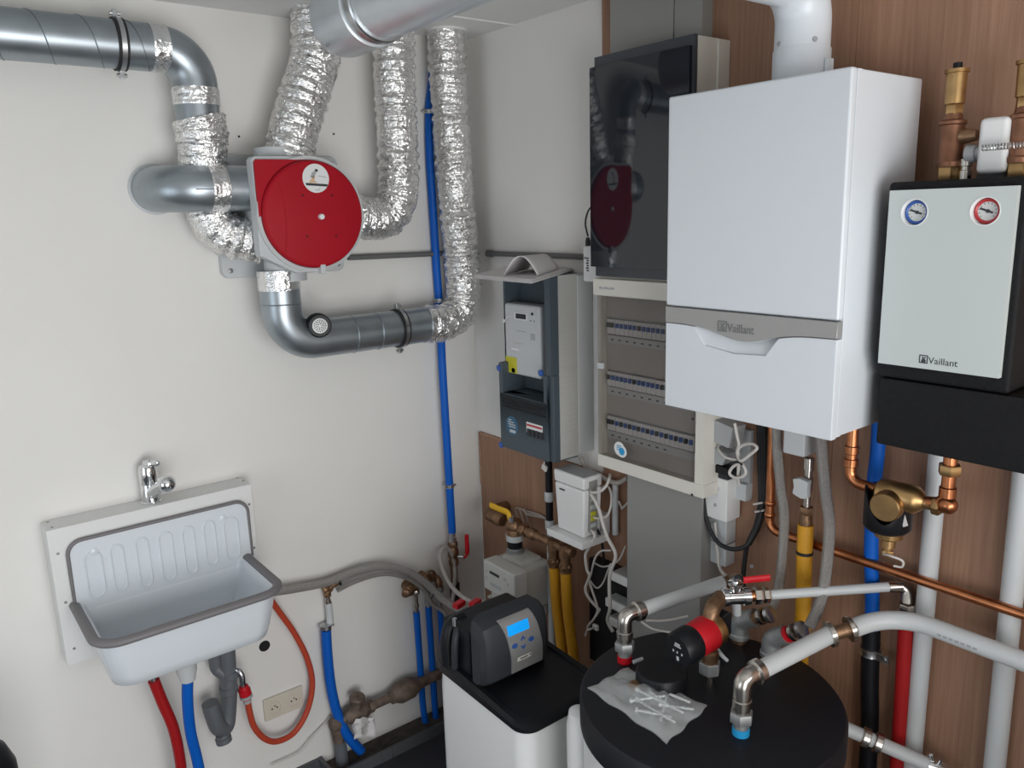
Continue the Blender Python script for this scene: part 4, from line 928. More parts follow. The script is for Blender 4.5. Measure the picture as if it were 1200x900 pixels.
for (ya, yb), c in zip(((py0, ymid), (ymid, py1)), gl):          # plate in two halves round the gauge openings
    K = 64; angs = sorted(set([2*math.pi*i/K for i in range(K)]+[math.atan2(zz_-c[2], yy_-c[1]) % (2*math.pi) for yy_ in (ya, yb) for zz_ in (pz0, pz1)]))
    outer, inner = [], []
    for a in angs:
        cy2, sz2 = math.cos(a), math.sin(a); tt_ = []
        if abs(cy2) > 1e-9: tt_.append(((ya if (ya-c[1])*cy2 > 0 else yb)-c[1])/cy2)
        if abs(sz2) > 1e-9: tt_.append(((pz0 if sz2 < 0 else pz1)-c[2])/sz2)
        k_ = min(v for v in tt_ if v > 0)
        outer.append((c[1]+cy2*k_, c[2]+sz2*k_)); inner.append((c[1]+0.0255*cy2, c[2]+0.0255*sz2))
    mb.loft([[(-PF+0.010, y, z) for y, z in outer], [(-PF-0.003, y, z) for y, z in outer], [(-PF-0.003, y, z) for y, z in inner], [(-PF+0.010, y, z) for y, z in inner]])
fp = build('front_plate', mb, 'plate', t)
for (px, py, mm, lab) in ((1071, 249, 'gaugeblue', 'blue rimmed dial thermometer'), (1154, 247.5, 'gaugered', 'red rimmed dial thermometer')):
    c = W(px, py, PF+0.004)
    c[0] = -PF+0.020
    bz = build('bezel', MB().lathe(c, (-1, 0, 0), [(0.005, 0.0250), (0.0225, 0.0262), (0.0238, 0.0258), (0.0238, 0.0245), (0.0215, 0.0236), (0.005, 0.0232)], 36), 'white', fp)
    th = build('thermometer', MB().lathe(c, (-1, 0, 0), [(0.0, 0.0229), (0.0125, 0.0226), (0.0140, 0.0200), (0.011, 0.0165)], 32), mm, fp); th['label'] = lab
    build('dial_face', MB().lathe(c, (-1, 0, 0), [(0.008, 0.0168), (0.0112, 0.0168)], 28), 'gauge', fp)
    nd = MB(); q = c+np.array([-0.0122, 0, 0]); nd.obox(q+np.array([0, 0.002, 0.001]), (0.0004, 0, 0), (0, 0.011, 0.004), (0, -0.0006, 0.0016)).lathe(q+np.array([0.001, 0, 0]), (-1, 0, 0), [(0, 0.0035), (0.002, 0.003)], 12)
    for i in range(11):
        a = math.radians(-40+26*i); nd.obox(q+np.array([0.0006, -0.0142*math.cos(a), 0.0142*math.sin(a)]), (0.0003, 0, 0), (0, 0.0016*math.cos(a), -0.0016*math.sin(a)), (0, 0.0004*math.sin(a), 0.0004*math.cos(a)))
    build('needle_and_scale', nd, 'letterdark', fp)
lg = W(1077, 425, PF+0.002)
brand(fp, (lg[1], lg[2]), 0.0165, 0.054, 'letterdark', -PF-0.0022)
# air vents standing on the pump group
def vent(px, yb, top, label, r):
    base = W(px, 212, 0.125); base[2] = pz1+0.014; sc = (W(px, top, 0.125)[2]-base[2])
    t = thing('air_vent', label, 'valve', base)
    z = lambda f: f*sc
    mb = MB(); hexnut(mb, base, (0, 0, 1), 0, z(0.15), r*1.15)
    build('nut', mb, 'brass', t)
    build('lower_body', MB().lathe(base, (0, 0, 1), [(z(0.13), r*1.25), (z(0.17), r*1.3), (z(0.19), r*1.12), (z(0.48), r*1.12), (z(0.49), r*1.28), (z(0.515), r*1.28), (z(0.53), r*0.9), (z(0.58), r*0.8)], 28), 'copperdull', t)
    mb = MB(); hexnut(mb, base, (0, 0, 1), z(0.565), z(0.655), r*0.85)
    mb.lathe(base, (0, 0, 1), [(z(0.65), r*0.8), (z(0.66), r*0.92), (z(0.91), r*0.95), (z(0.915), r*1.1), (z(0.945), r*1.1), (z(0.95), r*0.5)], 28)
    build('upper_body', mb, 'brass', t)
    build('black_cap', MB().lathe(base, (0, 0, 1), [(z(0.94), r*0.42), (z(0.995), r*0.42), (z(1.0), r*0.36)], 16), 'black', t)
    return base
vb1 = vent(1111, 212, 75, 'brass air vent with black cap beside the boiler', 0.0195)
vb2 = vent(1194, 212, 64, 'brass air vent at the right edge of the view, right of the white actuator', 0.0215)
t = thing('valve_actuator', 'white square actuator head between the two brass air vents', 'actuator', lerp(vb1, vb2, 0.55))
ac = W(1158, 170, 0.155)
build('head', MB().box(ac[0], ac[0]+0.05, ac[1]+0.020, ac[1]-0.032, ac[2]-0.052, ac[2]+0.050), 'white', t, bevel=0.010, seg=3)
build('rear_housing', MB().box(ac[0]+0.045, ac[0]+0.075, ac[1]+0.010, ac[1]-0.04, ac[2]-0.05, ac[2]+0.03), 'ltgrey', t, bevel=0.004)
build('socket_ring', MB().lathe(ac+np.array([0.03, -0.004, -0.052]), (0, 0, -1), [(0, 0.03), (0.012, 0.03), (0.016, 0.026), (0.032, 0.022)], 24), 'dark', t)
build('side_knob', MB().lathe(ac+np.array([0.03, 0.018, -0.012]), (0, 1, 0), [(0, 0.012), (0.012, 0.012), (0.014, 0.016), (0.03, 0.018)], 20), 'greybox', t)
sg = [W(1150, 176, 0.17)+np.array([0, -s_*0.11, 0.004])+np.array([0.0055*math.cos(s_*130), 0, 0.0055*math.sin(s_*130)]) for s_ in np.linspace(0, 1, 320)]
build('wire_spiral', MB().tube(sg, 0.0011, 5), 'steel', t)
t = thing('cross_fitting', 'shiny nickel fitting standing between left air vent and the actuator', 'fitting', W(1130, 212, 0.125))
q = W(1130, 212, 0.125); q[2] = pz1+0.014
build('body', MB().lathe(q, (0, 0, 1), [(0, 0.012), (0.02, 0.012), (0.021, 0.009), (0.028, 0.009), (0.029, 0.012), (0.042, 0.012), (0.044, 0.006), (0.058, 0.005)], 18), 'nickel', t)
build('side_port', MB().cyl(vb1+np.array([0, -0.018, 0.085]), vb1+np.array([0, -0.047, 0.085]), 0.016, 0.010), 'brassdull', t)

# ================================================================== GAS METER, GAS PIPES, ROUTER CORNER
t = thing('gas_meter', 'pale grey gas meter with small display below the brass pipe', 'meter', (-0.13, -0.4, 0.64))
gy0, gy1 = -0.322, -0.497
build('case', MB().box(-0.205, -0.045, gy0, gy1, 0.615, 0.785), 'gasmeter', t, bevel=0.018, seg=4)
build('lower_case', MB().box(-0.200, -0.05, gy0-0.006, gy1+0.006, 0.56, 0.62), 'gasmeter', t, bevel=0.02, seg=4)
build('case_flange', MB().box(-0.212, -0.038, gy0+0.006, gy1-0.006, 0.622, 0.630), 'gasmeter', t, bevel=0.003)
build('top_dome', MB().box(-0.17, -0.06, gy0-0.03, gy1+0.03, 0.76, 0.797), 'gasmeter', t, bevel=0.015, seg=4)
ga, gb, gc = W(566, 658, 0.262), W(601, 671, 0.262), W(569, 690, 0.262)
ix = build('index_box', MB().box(-0.262, -0.20, ga[1], gb[1]-0.004, gc[2], (ga[2]+gb[2])/2), 'gasmeter', t, bevel=0.006, seg=3)
a = W(574, 669, 0.262); b = W(585, 677, 0.262)
build('lcd_window', MB().box(-0.2635, -0.26, a[1], b[1], b[2]-0.002, a[2]+0.002), 'dark', ix)
pm = MB()
for (x0, y0, x1, y1) in ((569, 668, 571.5, 670), (569, 675, 571.5, 678), (575, 686, 587, 689), (590, 677, 593, 682), (594, 684, 596, 687)):
    a = W(x0, y0, 0.262); b = W(x1, y1, 0.262); pm.box(-0.2632, -0.26, a[1], b[1], b[2], a[2])
build('printed_marks', pm, 'greybox', ix)['kind'] = 'stuff'
gx_, gyc = -0.115, (gy0+gy1)/2
jy = W(603, 620, 0.115)[1]
t2 = build('coupling', MB().lathe((gx_, jy, 0.792), (0, 0, 1), [(0, 0.034), (0.014, 0.034), (0.016, 0.029), (0.024, 0.029)], 24), 'malleable', t)
build('black_collar', MB().lathe((gx_, jy, 0.812), (0, 0, 1), [(0, 0.0285), (0.012, 0.0285)], 24), 'black', t)
t = thing('gas_pipe', 'brass gas pipe run with elbow and tee in front of the plywood, above gas meter', 'pipe', (gx_, jy, 0.95))
ze = 0.985
gp0 = W(566, 598, 0.115); gp1 = W(672, 648, 0.115); zc_ = (gp0[2]+gp1[2])/2; zc_ = gp1[2]
e0_ = np.array([gx_, gp0[1]-0.02, zc_]); e1_ = np.array([gx_, gp1[1], zc_])
mb = MB(); mb.tube(fillet([(-0.013, e0_[1], zc_), e0_, (gx_, e0_[1]-0.10, zc_)], 0.03), 0.0235, 20)
build('elbow', mb, 'brassdull', t)
mb = MB(); mb.lathe((gx_, e0_[1]-0.06, zc_), (0, -1, 0), [(0, 0.026), (0.03, 0.027), (0.05, 0.022)], 22)
build('pipe_socket', mb, 'brassdull', t); mb = MB()
mb.lathe((gx_, jy, zc_-0.012), (0, 0, -1), [(-0.02, 0.020), (0, 0.032), (0.03, 0.030), (0.04, 0.026)], 22); mb.ball((gx_, jy, zc_), 0.034, 18)
build('tee', mb, 'brassdull', t)
build('white_collar', MB().lathe((gx_, jy, zc_-0.032), (0, 0, -1), [(0, 0.034), (0.022, 0.033), (0.024, 0.03)], 24), 'ltgrey', t)
build('black_neck', MB().lathe((gx_, jy, zc_-0.052), (0, 0, -1), [(0, 0.0285), (max(0.02, zc_-0.052-0.824), 0.0285)], 24), 'black', t)
mb = MB(); mb.cyl((gx_, jy, zc_), e1_, 0.0155); hexnut(mb, (gx_, jy-0.04, zc_), (0, -1, 0), 0, 0.03, 0.024); mb.lathe((gx_, jy-0.085, zc_), (0, -1, 0), [(0, 0.0155), (0.006, 0.021), (0.03, 0.021), (0.036, 0.0155)], 20)
build('pipe', mb, 'brassdull', t)
yh = []
for nm_, px in (('left', 649), ('right', 662.5)):
    py = 652 if nm_ == 'left' else 660
    y = W(px, py, gx_*-1)[1]
    mb = MB(); mb.lathe((gx_, y, zc_), (0, 0, -1), [(-0.018, 0.021), (0.03, 0.021), (0.032, 0.018), (0.05, 0.018), (0.052, 0.0205), (0.085, 0.0205)], 20); hexnut(mb, (gx_, y, zc_), (0, 0, -1), 0.055, 0.075, 0.023)
    build('outlet', mb, 'brassdull', t); yh.append((nm_, y))
lev = W(575, 592, 0.14); lev2 = W(598, 605, 0.14)
build('yellow_lever', MB().tube(catmull([lev, lerp(lev, lev2, 0.45)+np.array([0, 0, 0.004]), lev2+np.array([0, 0.015, 0.01]), lev2+np.array([0.0, 0.004, -0.012])], 5), 0.012, 10, sx=0.6), 'yhandle', t)
build('lever_nut', MB().lathe((-0.14, lev2[1]-0.006, lev2[2]-0.02), (0, 0, 1), [(0, 0.010), (0.02, 0.010)], 6), 'steel', t)
for nm_, y in yh:
    dx = 0.02 if nm_ == 'left' else 0.03
    zt_ = zc_-0.082
    pipe('yellow_gas_hose', f'yellow gas hose below the brass pipe, {nm_} one of the pair', 'hose', [(gx_, y, zt_), (gx_+0.005, y-0.004, zt_-0.15), (gx_+0.015, y-0.02, zt_-0.33), (gx_+0.02, y-0.028, zt_-0.50), (gx_+0.02, y-0.028, 0.03)], 0.019, 'yellow', 8, 16)
# black insulated riser left of the router
t = thing('black_riser', 'black insulated pipe with pale collars below the meter cabinet', 'pipe', W(643, 580, 0.05))
bx = -0.06; bq = W(643, 545, 0.06); zl_ = W(645, 618, 0.06)[2]
build('sleeve', MB().cyl((bx, bq[1], bq[2]+0.05), (bx, bq[1], zl_), 0.0135), 'black', t)
for py in (582, 615):
    z_ = W(645, py, 0.06)[2]; build('collar', MB().lathe((bx, bq[1], z_-0.018), (0, 0, 1), [(0, 0.0155), (0.003, 0.0175), (0.032, 0.0175), (0.036, 0.0155)], 20), 'ltgrey', t)
build('lower_pipe', MB().cyl((bx, bq[1], zl_), (bx, bq[1], 0.0), 0.0125), 'ltgrey', t)
build('wing_seal', MB().obox((-0.16, W(638, 548, 0.16)[1], W(638, 548, 0.16)[2]), (0.003, 0, 0), (0, 0.010, 0.004), (0, -0.003, 0.009)).tube([W(638, 541, 0.16), W(637, 546, 0.16), W(640, 551, 0.16)], 0.002, 6), 'cable', t)
# grey bundle behind the gas pipe
pts_ = lambda off: [W(612+off, 612, 0.02), W(607+off, 596, 0.03), W(617, 600+off*0.4, 0.035), W(632, 604+off*0.3, 0.03), W(642, 609, 0.02)]
for i in range(3):
    pipe('thin_grey_wire', ('uppermost', 'middle', 'lowest')[i]+' thin grey wire looping on the plywood behind the brass pipe', 'wire', pts_(i*5-3), 0.0022, 'clearhose', 6, 8)
# router
t = thing('internet_router', 'white tower router with grey top on a white base plate', 'router', (-0.12, -0.71, 0.95))
ry0, ry1, rz1 = W(649, 548, 0.155)[1], W(685, 560, 0.155)[1], W(649, 549, 0.155)[2]; rz0 = W(660, 622, 0.155)[2]
mb = MB()
for f, z in ((0.82, rz0), (1.0, rz1-0.0)): pass
x0_, x1_ = -0.158, -0.075
cy_ = (ry0+ry1)/2; hw = (ry0-ry1)/2
def tap(z, k, a=0.0):
    return [(x0_+a, cy_-hw*k, z), (x1_, cy_-hw*k, z), (x1_, cy_+hw*k, z), (x0_+a, cy_+hw*k, z)]
zs = rz1-0.042
build('body', MB().loft([tap(rz0, 0.86, 0.006), tap(zs-0.001, 0.965, 0.001)], True, True), 'white', t, bevel=0.008, seg=3)
build('upper_body', MB().loft([tap(zs+0.001, 0.967, 0.001), tap(rz1, 1.0)], True, True), 'white', t, bevel=0.006, seg=3)
build('grey_top', MB().box(x0_+0.006, x1_-0.006, cy_-hw+0.006, cy_+hw-0.006, rz1-0.001, rz1+0.0015), 'greybox', t)
pr_ = build('port_recess', MB().box(-0.135, -0.10, cy_-hw*0.9, cy_-hw*1.003, rz0+0.02, rz1-0.014), 'grey', t)
for j, (m__, dz) in enumerate((('gasmeter', 0.125), ('ltgrey', 0.098), ('yellowbright', 0.075), ('yellowbright', 0.058), ('ltgrey', 0.035))):
    build('port', MB().box(-0.13, -0.106, cy_-hw*0.95, cy_-hw*1.03, rz0+dz, rz0+dz+0.014), m__, t, bevel=0.001)
build('logo_lettering_mark', MB().box(x0_-0.0005, x0_+0.004, ry0-0.030, ry0-0.055, zs-0.022, zs-0.017), 'letterdark', t)
bs = build('base_plate', MB().box(-0.178, -0.055, ry0+0.016, ry1-0.010, rz0-0.026, rz0-0.001), 'white', t, bevel=0.003)
rbase = np.array([-0.118, cy_-hw*1.02, rz0])
# white adapter behind router and grey plastic conduit
t = thing('plug_adapter', 'white plug adapter on the plywood behind the router', 'adapter', W(700, 610, 0.02))
a = W(694, 600, 0.05); b = W(706, 628, 0.05)
build('case', MB().box(-0.05, -0.012, a[1], b[1], b[2], a[2]), 'white', t, bevel=0.004)
t = tag(build('grey_conduit_stub', MB().cyl(W(721, 566, 0.03), W(721, 626, 0.03), 0.0105), 'ltgrey'), 'vertical grey conduit stub right of the router', 'conduit')
pipe('grey_cable', 'thick grey cable sagging below the fuse board behind the router', 'cable', [W(681, 536, 0.03), W(688, 549, 0.03), W(704, 558, 0.035), W(722, 566, 0.04), W(736, 560, 0.04)], 0.008, 'clearhose', 8, 12)
pipe('thin_cream_wire', 'thin cream wire bent in a hook under the fuse board', 'wire', [W(725, 587, 0.03), W(729, 596, 0.035), W(738, 587, 0.03)], 0.004, 'cable', 0, 8)
cabs = [
 ('thicker white cable dropping from router to the white boxes', 0.0058, [(688, 575), (695, 583), (702, 597), (706, 612), (712, 630), (720, 645), (721, 655), (715, 672), (714, 692), (715, 712), (712, 727), (718, 740)], [.12, .13, .13, .13, .13, .13, .13, .14, .14, .14, .13, .12]),
 ('white cable bowing up from router to the fuse board', 0.0045, [(687, 572), (694, 577), (703, 576), (710, 570), (714, 561), (715, 556)], [.12, .13, .13, .12, .10, .08]),
 ('white cable making a wide loop right of the router', 0.004, [(687, 596), (692, 604), (701, 607.5), (711, 605), (716, 592), (716, 578), (712, 570), (705, 571), (699, 576)], [.12, .12, .11, .10, .08, .06, .05, .05, .05]),
 ('white cable from router base hanging in front of plywood, leftmost', 0.005, [(689, 617), (697, 628), (690, 642), (686, 651), (688, 668), (691, 675), (686, 690), (691, 702), (703, 715)], [.12, .13, .12, .12, .12, .12, .12, .12, .11]),
 ('pale cable looped in a knot over the black gap', 0.0035, [(692, 675), (697, 655), (704, 646), (716, 645)], [.10, .10, .09, .08]),
 ('thin pale cable crossing behind the other white cables', 0.003, [(697, 660), (706, 664), (716, 662), (726, 655), (733, 640)], [.06, .06, .06, .06, .06]),
 ('pale cable running down from the knot to the floor', 0.004, [(690, 681), (695, 695), (700, 712), (698, 722), (690, 735), (686, 745)], [.11, .11, .11, .11, .12, .12]),
 ('thin pale cable from the knot towards the white boxes', 0.003, [(691, 680), (699, 689), (706, 684), (712, 670), (716, 660)], [.09, .09, .08, .08, .07]),
 ('white cable with a plug lying below the white boxes', 0.0035, [(703, 714), (697, 724), (689, 734), (690, 738), (697, 735)], [.12, .13, .13, .13, .13]),
]
for lab, r_, pp, dd in cabs:
    pipe('network_cable', lab, 'cable', [W(x, y, d) for (x, y), d in zip(pp, dd)], r_, 'cable', 6, 10)
pipe('black_cable', 'black cable curving from the router behind its base', 'cable', [W(688, 609, 0.12), W(695, 614, 0.11), (W(702, 625, 0.09)), W(706, 640, 0.07), W(708, 660, 0.05)], 0.0045, 'rubber', 6, 10)
t = tag(build('cable_plug', MB().box(*[v for a_, b_ in zip(W(694, 737, .13), W(702, 733, .12)) for v in (a_, b_)]), 'white', bevel=0.002), 'small white cable plug near the softener back', 'plug')
# dark gap behind: black module
tag(build('black_switch_box', MB().box(-0.05, -0.012, W(690, 665, 0.05)[1], W(742, 665, 0.05)[1], 0.48, W(700, 658, 0.05)[2]), 'black', bevel=0.003), 'black box on the plywood behind the tangled white cables', 'box')
# white stacked network boxes
for i, (x0, y0, x1, y1, lab) in enumerate(((716, 670, 742, 693, 'topmost'), (709, 700, 739, 722, 'middle'), (713, 722, 738, 740, 'lowest'))):
    dd = (0.092, 0.098, 0.094)[i]
    t = thing('white_network_box', f'white flat network box in the stack beside grey trunking, {lab} one', 'box', W(x0+10, y1, dd))
    a = W(x0, y0, dd); b = W(x1, y1, dd); h = 0.03
    z_ = W(x0, y0, dd)[2]
    build('case', MB().box(-dd, -0.015, a[1], -0.924, z_-h, z_), 'white', t, bevel=0.003)
    build('top_plate', MB().box(-dd+0.006, -0.020, a[1]-0.006, -0.920, z_-0.001, z_+0.0012), 'greybox', t)

# ================================================================== WATER SOFTENER
t = thing('water_softener', 'white water softener cabinet with black lid and grey control head with blue screen', 'water softener', (-0.53, -0.91, 0.0))
wz = 0.70; wx0, wx1, wy0, wy1 = -0.682, -0.365, -1.118, -0.690
def wr_(ins, z, r=0.05):
    out = []
    for cx, cy, a0 in ((wx1-ins-r, wy0+ins+r, -90), (wx1-ins-r, wy1-ins-r, 0), (wx0+ins+r, wy1-ins-r, 90), (wx0+ins+r, wy0+ins+r, 180)):
        for i in range(9):
            a = math.radians(a0+90*i/8); out.append((cx+r*math.cos(a), cy+r*math.sin(a), z))
    return out
build('cabinet', MB().loft([wr_(0.006, 0.0, 0.045), wr_(0.0, 0.05), wr_(0.0, wz-0.05), wr_(0.003, wz)], True, True), 'white', t, ang=50)
def lid_ring(ins, z0, dz):                           # lid drops towards the front
    return [(x, y, z0+dz*(y-wy0)/(wy1-wy0)) for x, y, _ in wr_(ins, 0)]
build('black_lid', MB().loft([lid_ring(-0.005, wz-0.004, 0.008), lid_ring(-0.006, wz+0.010, 0.025), lid_ring(0.004, wz+0.018, 0.03), lid_ring(0.02, wz+0.018, 0.03), lid_ring(0.026, wz+0.012, 0.03)], True, True), 'black', t, ang=35)
# control head
hy0, hy1 = -0.935, -0.86
prof = [(0.02, 0.73), (0.0, 0.75), (-0.006, 0.81), (-0.002, 0.88), (0.010, 0.912), (0.034, 0.926)]
hx0, hx1 = -0.672, -0.425
sec = lambda x, k: [(x, hy0+p*1.0+k, z) for p, z in prof]+[(x, hy1, 0.926), (x, hy1, 0.73)]
def sec2(x, sh, zc): return [(x, hy0+p+sh*(0.5), 0.73+(z-0.73)*zc) for p, z in prof]+[(x, hy1-sh*0.3, 0.73+0.196*zc), (x, hy1-sh*0.3, 0.73)]
build('control_head', MB().loft([sec2(hx0, 0.05, 0.86), sec2(hx0+0.012, 0.016, 0.955), sec2(hx0+0.035, 0.0, 1.0), sec2(hx1-0.03, 0.0, 1.0), sec2(hx1, 0.05, 0.88)], True, True), 'dark', t, ang=30)
# fascia following the head's curved front
def front_y(z):
    zz = [z_ for _, z_ in prof]; pp = [p for p, _ in prof]; return hy0+float(np.interp(z, zz, pp))
fz0, fz1 = 0.752, 0.918
fl_ = lambda z: -0.580-0.032*((z-fz0)/(fz1-fz0))**2
frr = lambda z: -0.467-0.031*((z-fz0)/(fz1-fz0))**2.2
g0, g1 = [], []; mb = MB(); nn = 14; vs = []
for i in range(nn+1):
    z = fz0+(fz1-fz0)*i/nn; y = front_y(z)-0.004
    vs += [(fl_(z), y, z), (frr(z), y, z), (fl_(z), y+0.006, z), (frr(z), y+0.006, z)]
fs = []
for i in range(nn):
    a = 4*i; b = a+4; fs += [(a, a+1, b+1, b), (a+2, b+2, b+3, a+3), (a, b, b+2, a+2), (a+1, a+3, b+3, b+1)]
fs += [(0, 2, 3, 1), (4*nn, 4*nn+1, 4*nn+3, 4*nn+2)]
fa = build('control_fascia', mb.add(vs, fs), 'silver', t, ang=60)
def onface(x0, x1, z0, z1, m, nm, lift=0.0012, par=None):
    v = []
    for z in (z0, (z0+z1)/2, z1):
        y = front_y(z)-0.004
        for x in (x0, x1): v += [(x, y-lift, z), (x, y+0.001, z)]
    f = []
    for i in range(2):
        a = 4*i; b = a+4; f += [(a, a+2, b+2, b), (a, b, b+1, a+1), (a+2, a+3, b+3, b+2)]
    f += [(0, 1, 3, 2), (8, 10, 11, 9)]
    return build(nm, MB().add(v, f), m, par or fa)
onface(-0.590, -0.515, 0.872, 0.900, 'lcd', 'lcd_screen')
for nm_, x, z, rx, rz in (('left', -0.571, 0.838, 0.010, 0.007), ('right', -0.511, 0.838, 0.010, 0.007), ('up', -0.541, 0.850, 0.008, 0.009), ('down', -0.541, 0.826, 0.008, 0.009)):
    y = front_y(z)-0.0042
    if nm_ in ('left', 'right'): pts_b = [(x+rx*math.cos(a), y, z+rz*math.sin(a)) for a in np.linspace(0, 2*math.pi, 17)[:-1]]
    else:
        s_ = 1 if nm_ == 'up' else -1; pts_b = [(x-rx, y, z-s_*rz*0.2), (x, y, z+s_*rz), (x+rx, y, z-s_*rz*0.2), (x+rx*0.7, y, z-s_*rz*0.6), (x, y, z+s_*rz*0.2), (x-rx*0.7, y, z-s_*rz*0.6)]
    build('button', MB().prism(pts_b, (0, -0.002, 0)), 'gaugeblue', fa)
onface(-0.562, -0.512, 0.784, 0.797, 'cream', 'brand_mark', 0.0006); onface(-0.552, -0.524, 0.789, 0.7925, 'dark', 'brand_print', 0.001); onface(-0.519, -0.514, 0.7895, 0.7945, 'dark', 'brand_print', 0.001)
# valve block behind the head with red clips and black fittings
vb = MB(); vb.box(-0.665, -0.42, hy1+0.004, -0.715, 0.735, 0.87); 
build('valve_block', vb, 'black', t, bevel=0.01)
build('brine_elbow', MB().tube(catmull([(-0.672, -0.75, 0.735), (-0.672, -0.75, 0.80), (-0.655, -0.75, 0.85), (-0.61, -0.75, 0.86)], 6), 0.022, 16), 'black', t)
build('brine_tube', MB().tube(catmull([(-0.675, -0.79, 0.74), (-0.680, -0.80, 0.80), (-0.675, -0.80, 0.84), (-0.66, -0.79, 0.86)], 6), 0.010, 12), 'dark', t)
build('tube_connector', MB().lathe(L(533, 733, 0.80), (0, 0, 1), [(0, 0.007), (0.022, 0.007)], 10), 'steel', t)
for px, py, d, nm_ in ((557, 706.5, 0.62, 'clip'), (538, 708, 0.60, 'clip'), (560, 719, 0.70, 'clip')):
    build('red_clip', MB().obox(L(px, py, d), (0.020, 0.006, 0), (-0.003, 0.012, 0), (0, 0, 0.009)), 'redbright', t, bevel=0.004)
q = L(558, 715, 0.62); build('black_port', MB().lathe(q+np.array([0, 0, -0.05]), (0, 0, 1), [(0, 0.03), (0.045, 0.03), (0.05, 0.02)], 20), 'black', t)
q = L(582, 712, 0.66); build('black_knob', MB().lathe(q+np.array([0, 0, -0.03]), (0, 0, 1), [(0, 0.03), (0.022, 0.032), (0.032, 0.026), (0.034, 0.012)], 22), 'black', t)
build('knob_centre', MB().lathe(q+np.array([0, 0, 0.003]), (0, 0, 1), [(0, 0.0095), (0.003, 0.0095)], 14), 'white', t)
build('hose_end', MB().lathe(L(549, 721, 0.28)+np.array([0, 0, 0]), unit(L(556, 726, 0.33)-L(549, 721, 0.28)), [(0, 0.0165), (0.03, 0.0165), (0.032, 0.012), (0.06, 0.012)], 16), 'nickel', t)

# ================================================================== HOT WATER TANK
TX, TY, TR, TZ = -0.46, -1.53, 0.298, 0.93
t = thing('hot_water_tank', 'white cylindrical hot water tank with a wide black lid', 'tank', (TX, TY, 0))
build('body', MB().lathe((TX, TY, 0), (0, 0, 1), [(0, TR-0.02), (0.01, TR-0.008), (TZ-0.07, TR-0.008), (TZ-0.069, TR-0.02)], 96), 'white', t)
build('black_lid', MB().lathe((TX, TY, TZ-0.075), (0, 0, 1), [(0, TR-0.004), (0.004, TR), (0.066, TR), (0.073, TR-0.005), (0.075, TR-0.012), (0.0755, 0.0)], 96), 'lid', t)
jn = np.array([-0.606, 0.794, 0]); jc = np.array([TX, TY, 0])+jn*(TR+0.004)
build('jacket_seam', MB().lathe(jc, (0, 0, 1), [(0, 0.03), (TZ-0.12, 0.034), (TZ-0.085, 0.028), (TZ-0.075, 0.012)], 20), 'white', t)
cp = Z(775, 800, TZ)
build('black_socket', MB().lathe((cp[0], cp[1], TZ-0.001), (0, 0, 1), [(0, 0.062), (0.03, 0.060), (0.036, 0.056), (0.036, 0.0)], 36), 'black', t)
build('lid_handle', MB().tube([Z(742, 776, TZ+0.012), Z(753, 772, TZ+0.014)], 0.005, 8), 'ltgrey', t)

# ================================================================== ADAPTERS AND CABLES RIGHT OF THE FUSE BOARD
def on_w(name, px0, py0, px1, py1, d0, d1, m, par, bev=0.003):
    a = W(px0, py0, d1); b = W(px1, py1, d1)
    return build(name, MB().box(-d1, -d0, a[1], b[1], b[2], a[2]), m, par, bevel=bev)
t = thing('white_power_adapter', 'white upright adapter with round vent right of the fuse board', 'adapter', W(842, 590, 0.06))
a = W(823, 553, 0.085); b = W(851, 613, 0.085)
cs = build('case', MB().box(-0.085, -0.022, a[1], b[1], b[2], a[2]-0.004), 'white', t, bevel=0.004)
c_ = W(838, 572, 0.0855)
build('round_vent', MB().lathe(c_, (-1, 0, 0), [(0, 0.014), (0.0008, 0.014), (0.001, 0.012)], 22), 'ltgrey', cs)
c_ = W(838, 592, 0.0855); build('printed_mark', MB().box(c_[0]-0.0005, c_[0]+0.001, c_[1]+0.004, c_[1]-0.004, c_[2]-0.004, c_[2]+0.005), 'greybox', cs)
build('cap', MB().box(-0.087, -0.02, a[1]+0.002, b[1]-0.002, a[2]-0.003, a[2]+0.012), 'dark', t, bevel=0.002)
t = thing('double_socket', 'grey surface-mounted double socket below the white upright adapter', 'socket', W(842, 640, 0.03))
a = W(823, 598, 0.056); b = W(850, 665, 0.056)
mid = W(836, 634, 0.056)[2]
build('upper_socket', MB().box(-0.056, -0.012, a[1], b[1], mid+0.001, a[2]), 'ltgrey', t, bevel=0.003)
build('lower_socket', MB().box(-0.056, -0.012, a[1], b[1], b[2], mid-0.001), 'ltgrey', t, bevel=0.003)
t = thing('grey_power_plug', 'dark grey power supply brick hanging just under the boiler', 'adapter', W(845, 510, 0.10))
a = W(832, 493, 0.11); b = W(856, 524, 0.11)
build('case', MB().obox(((-0.11-0.05)/2, (a[1]+b[1])/2, (a[2]+b[2])/2), (0.03, 0, 0), (0, (a[1]-b[1])/2, 0.006), (0, -0.006, (a[2]-b[2])/2)), 'greybox', t, bevel=0.003)
t = thing('grey_power_plug', 'wedge-shaped dark grey plug under the power supply brick', 'adapter', W(840, 535, 0.09))
pp = [W(833, 522, 0.105), W(853, 533, 0.105), W(846, 546, 0.105), W(821, 538, 0.105)]
build('case', MB().prism(pp, (0.045, 0, 0)), 'greybox', t, bevel=0.003)
build('black_rim', MB().prism([W(821, 539.5, 0.10), W(846, 547, 0.10), W(853, 550, 0.10), W(852, 558, 0.10), W(821, 549, 0.10)], (0.04, 0, 0)), 'black', t, bevel=0.002)
t = thing('junction_box', 'pale grey slim box on the plywood behind the grey plugs', 'box', W(868, 540, 0.02))
a = W(858, 500, 0.03); b = W(877, 588, 0.03)
build('case', MB().box(-0.03, -0.012, a[1], b[1], b[2], a[2]), 'greybox', t, bevel=0.003)
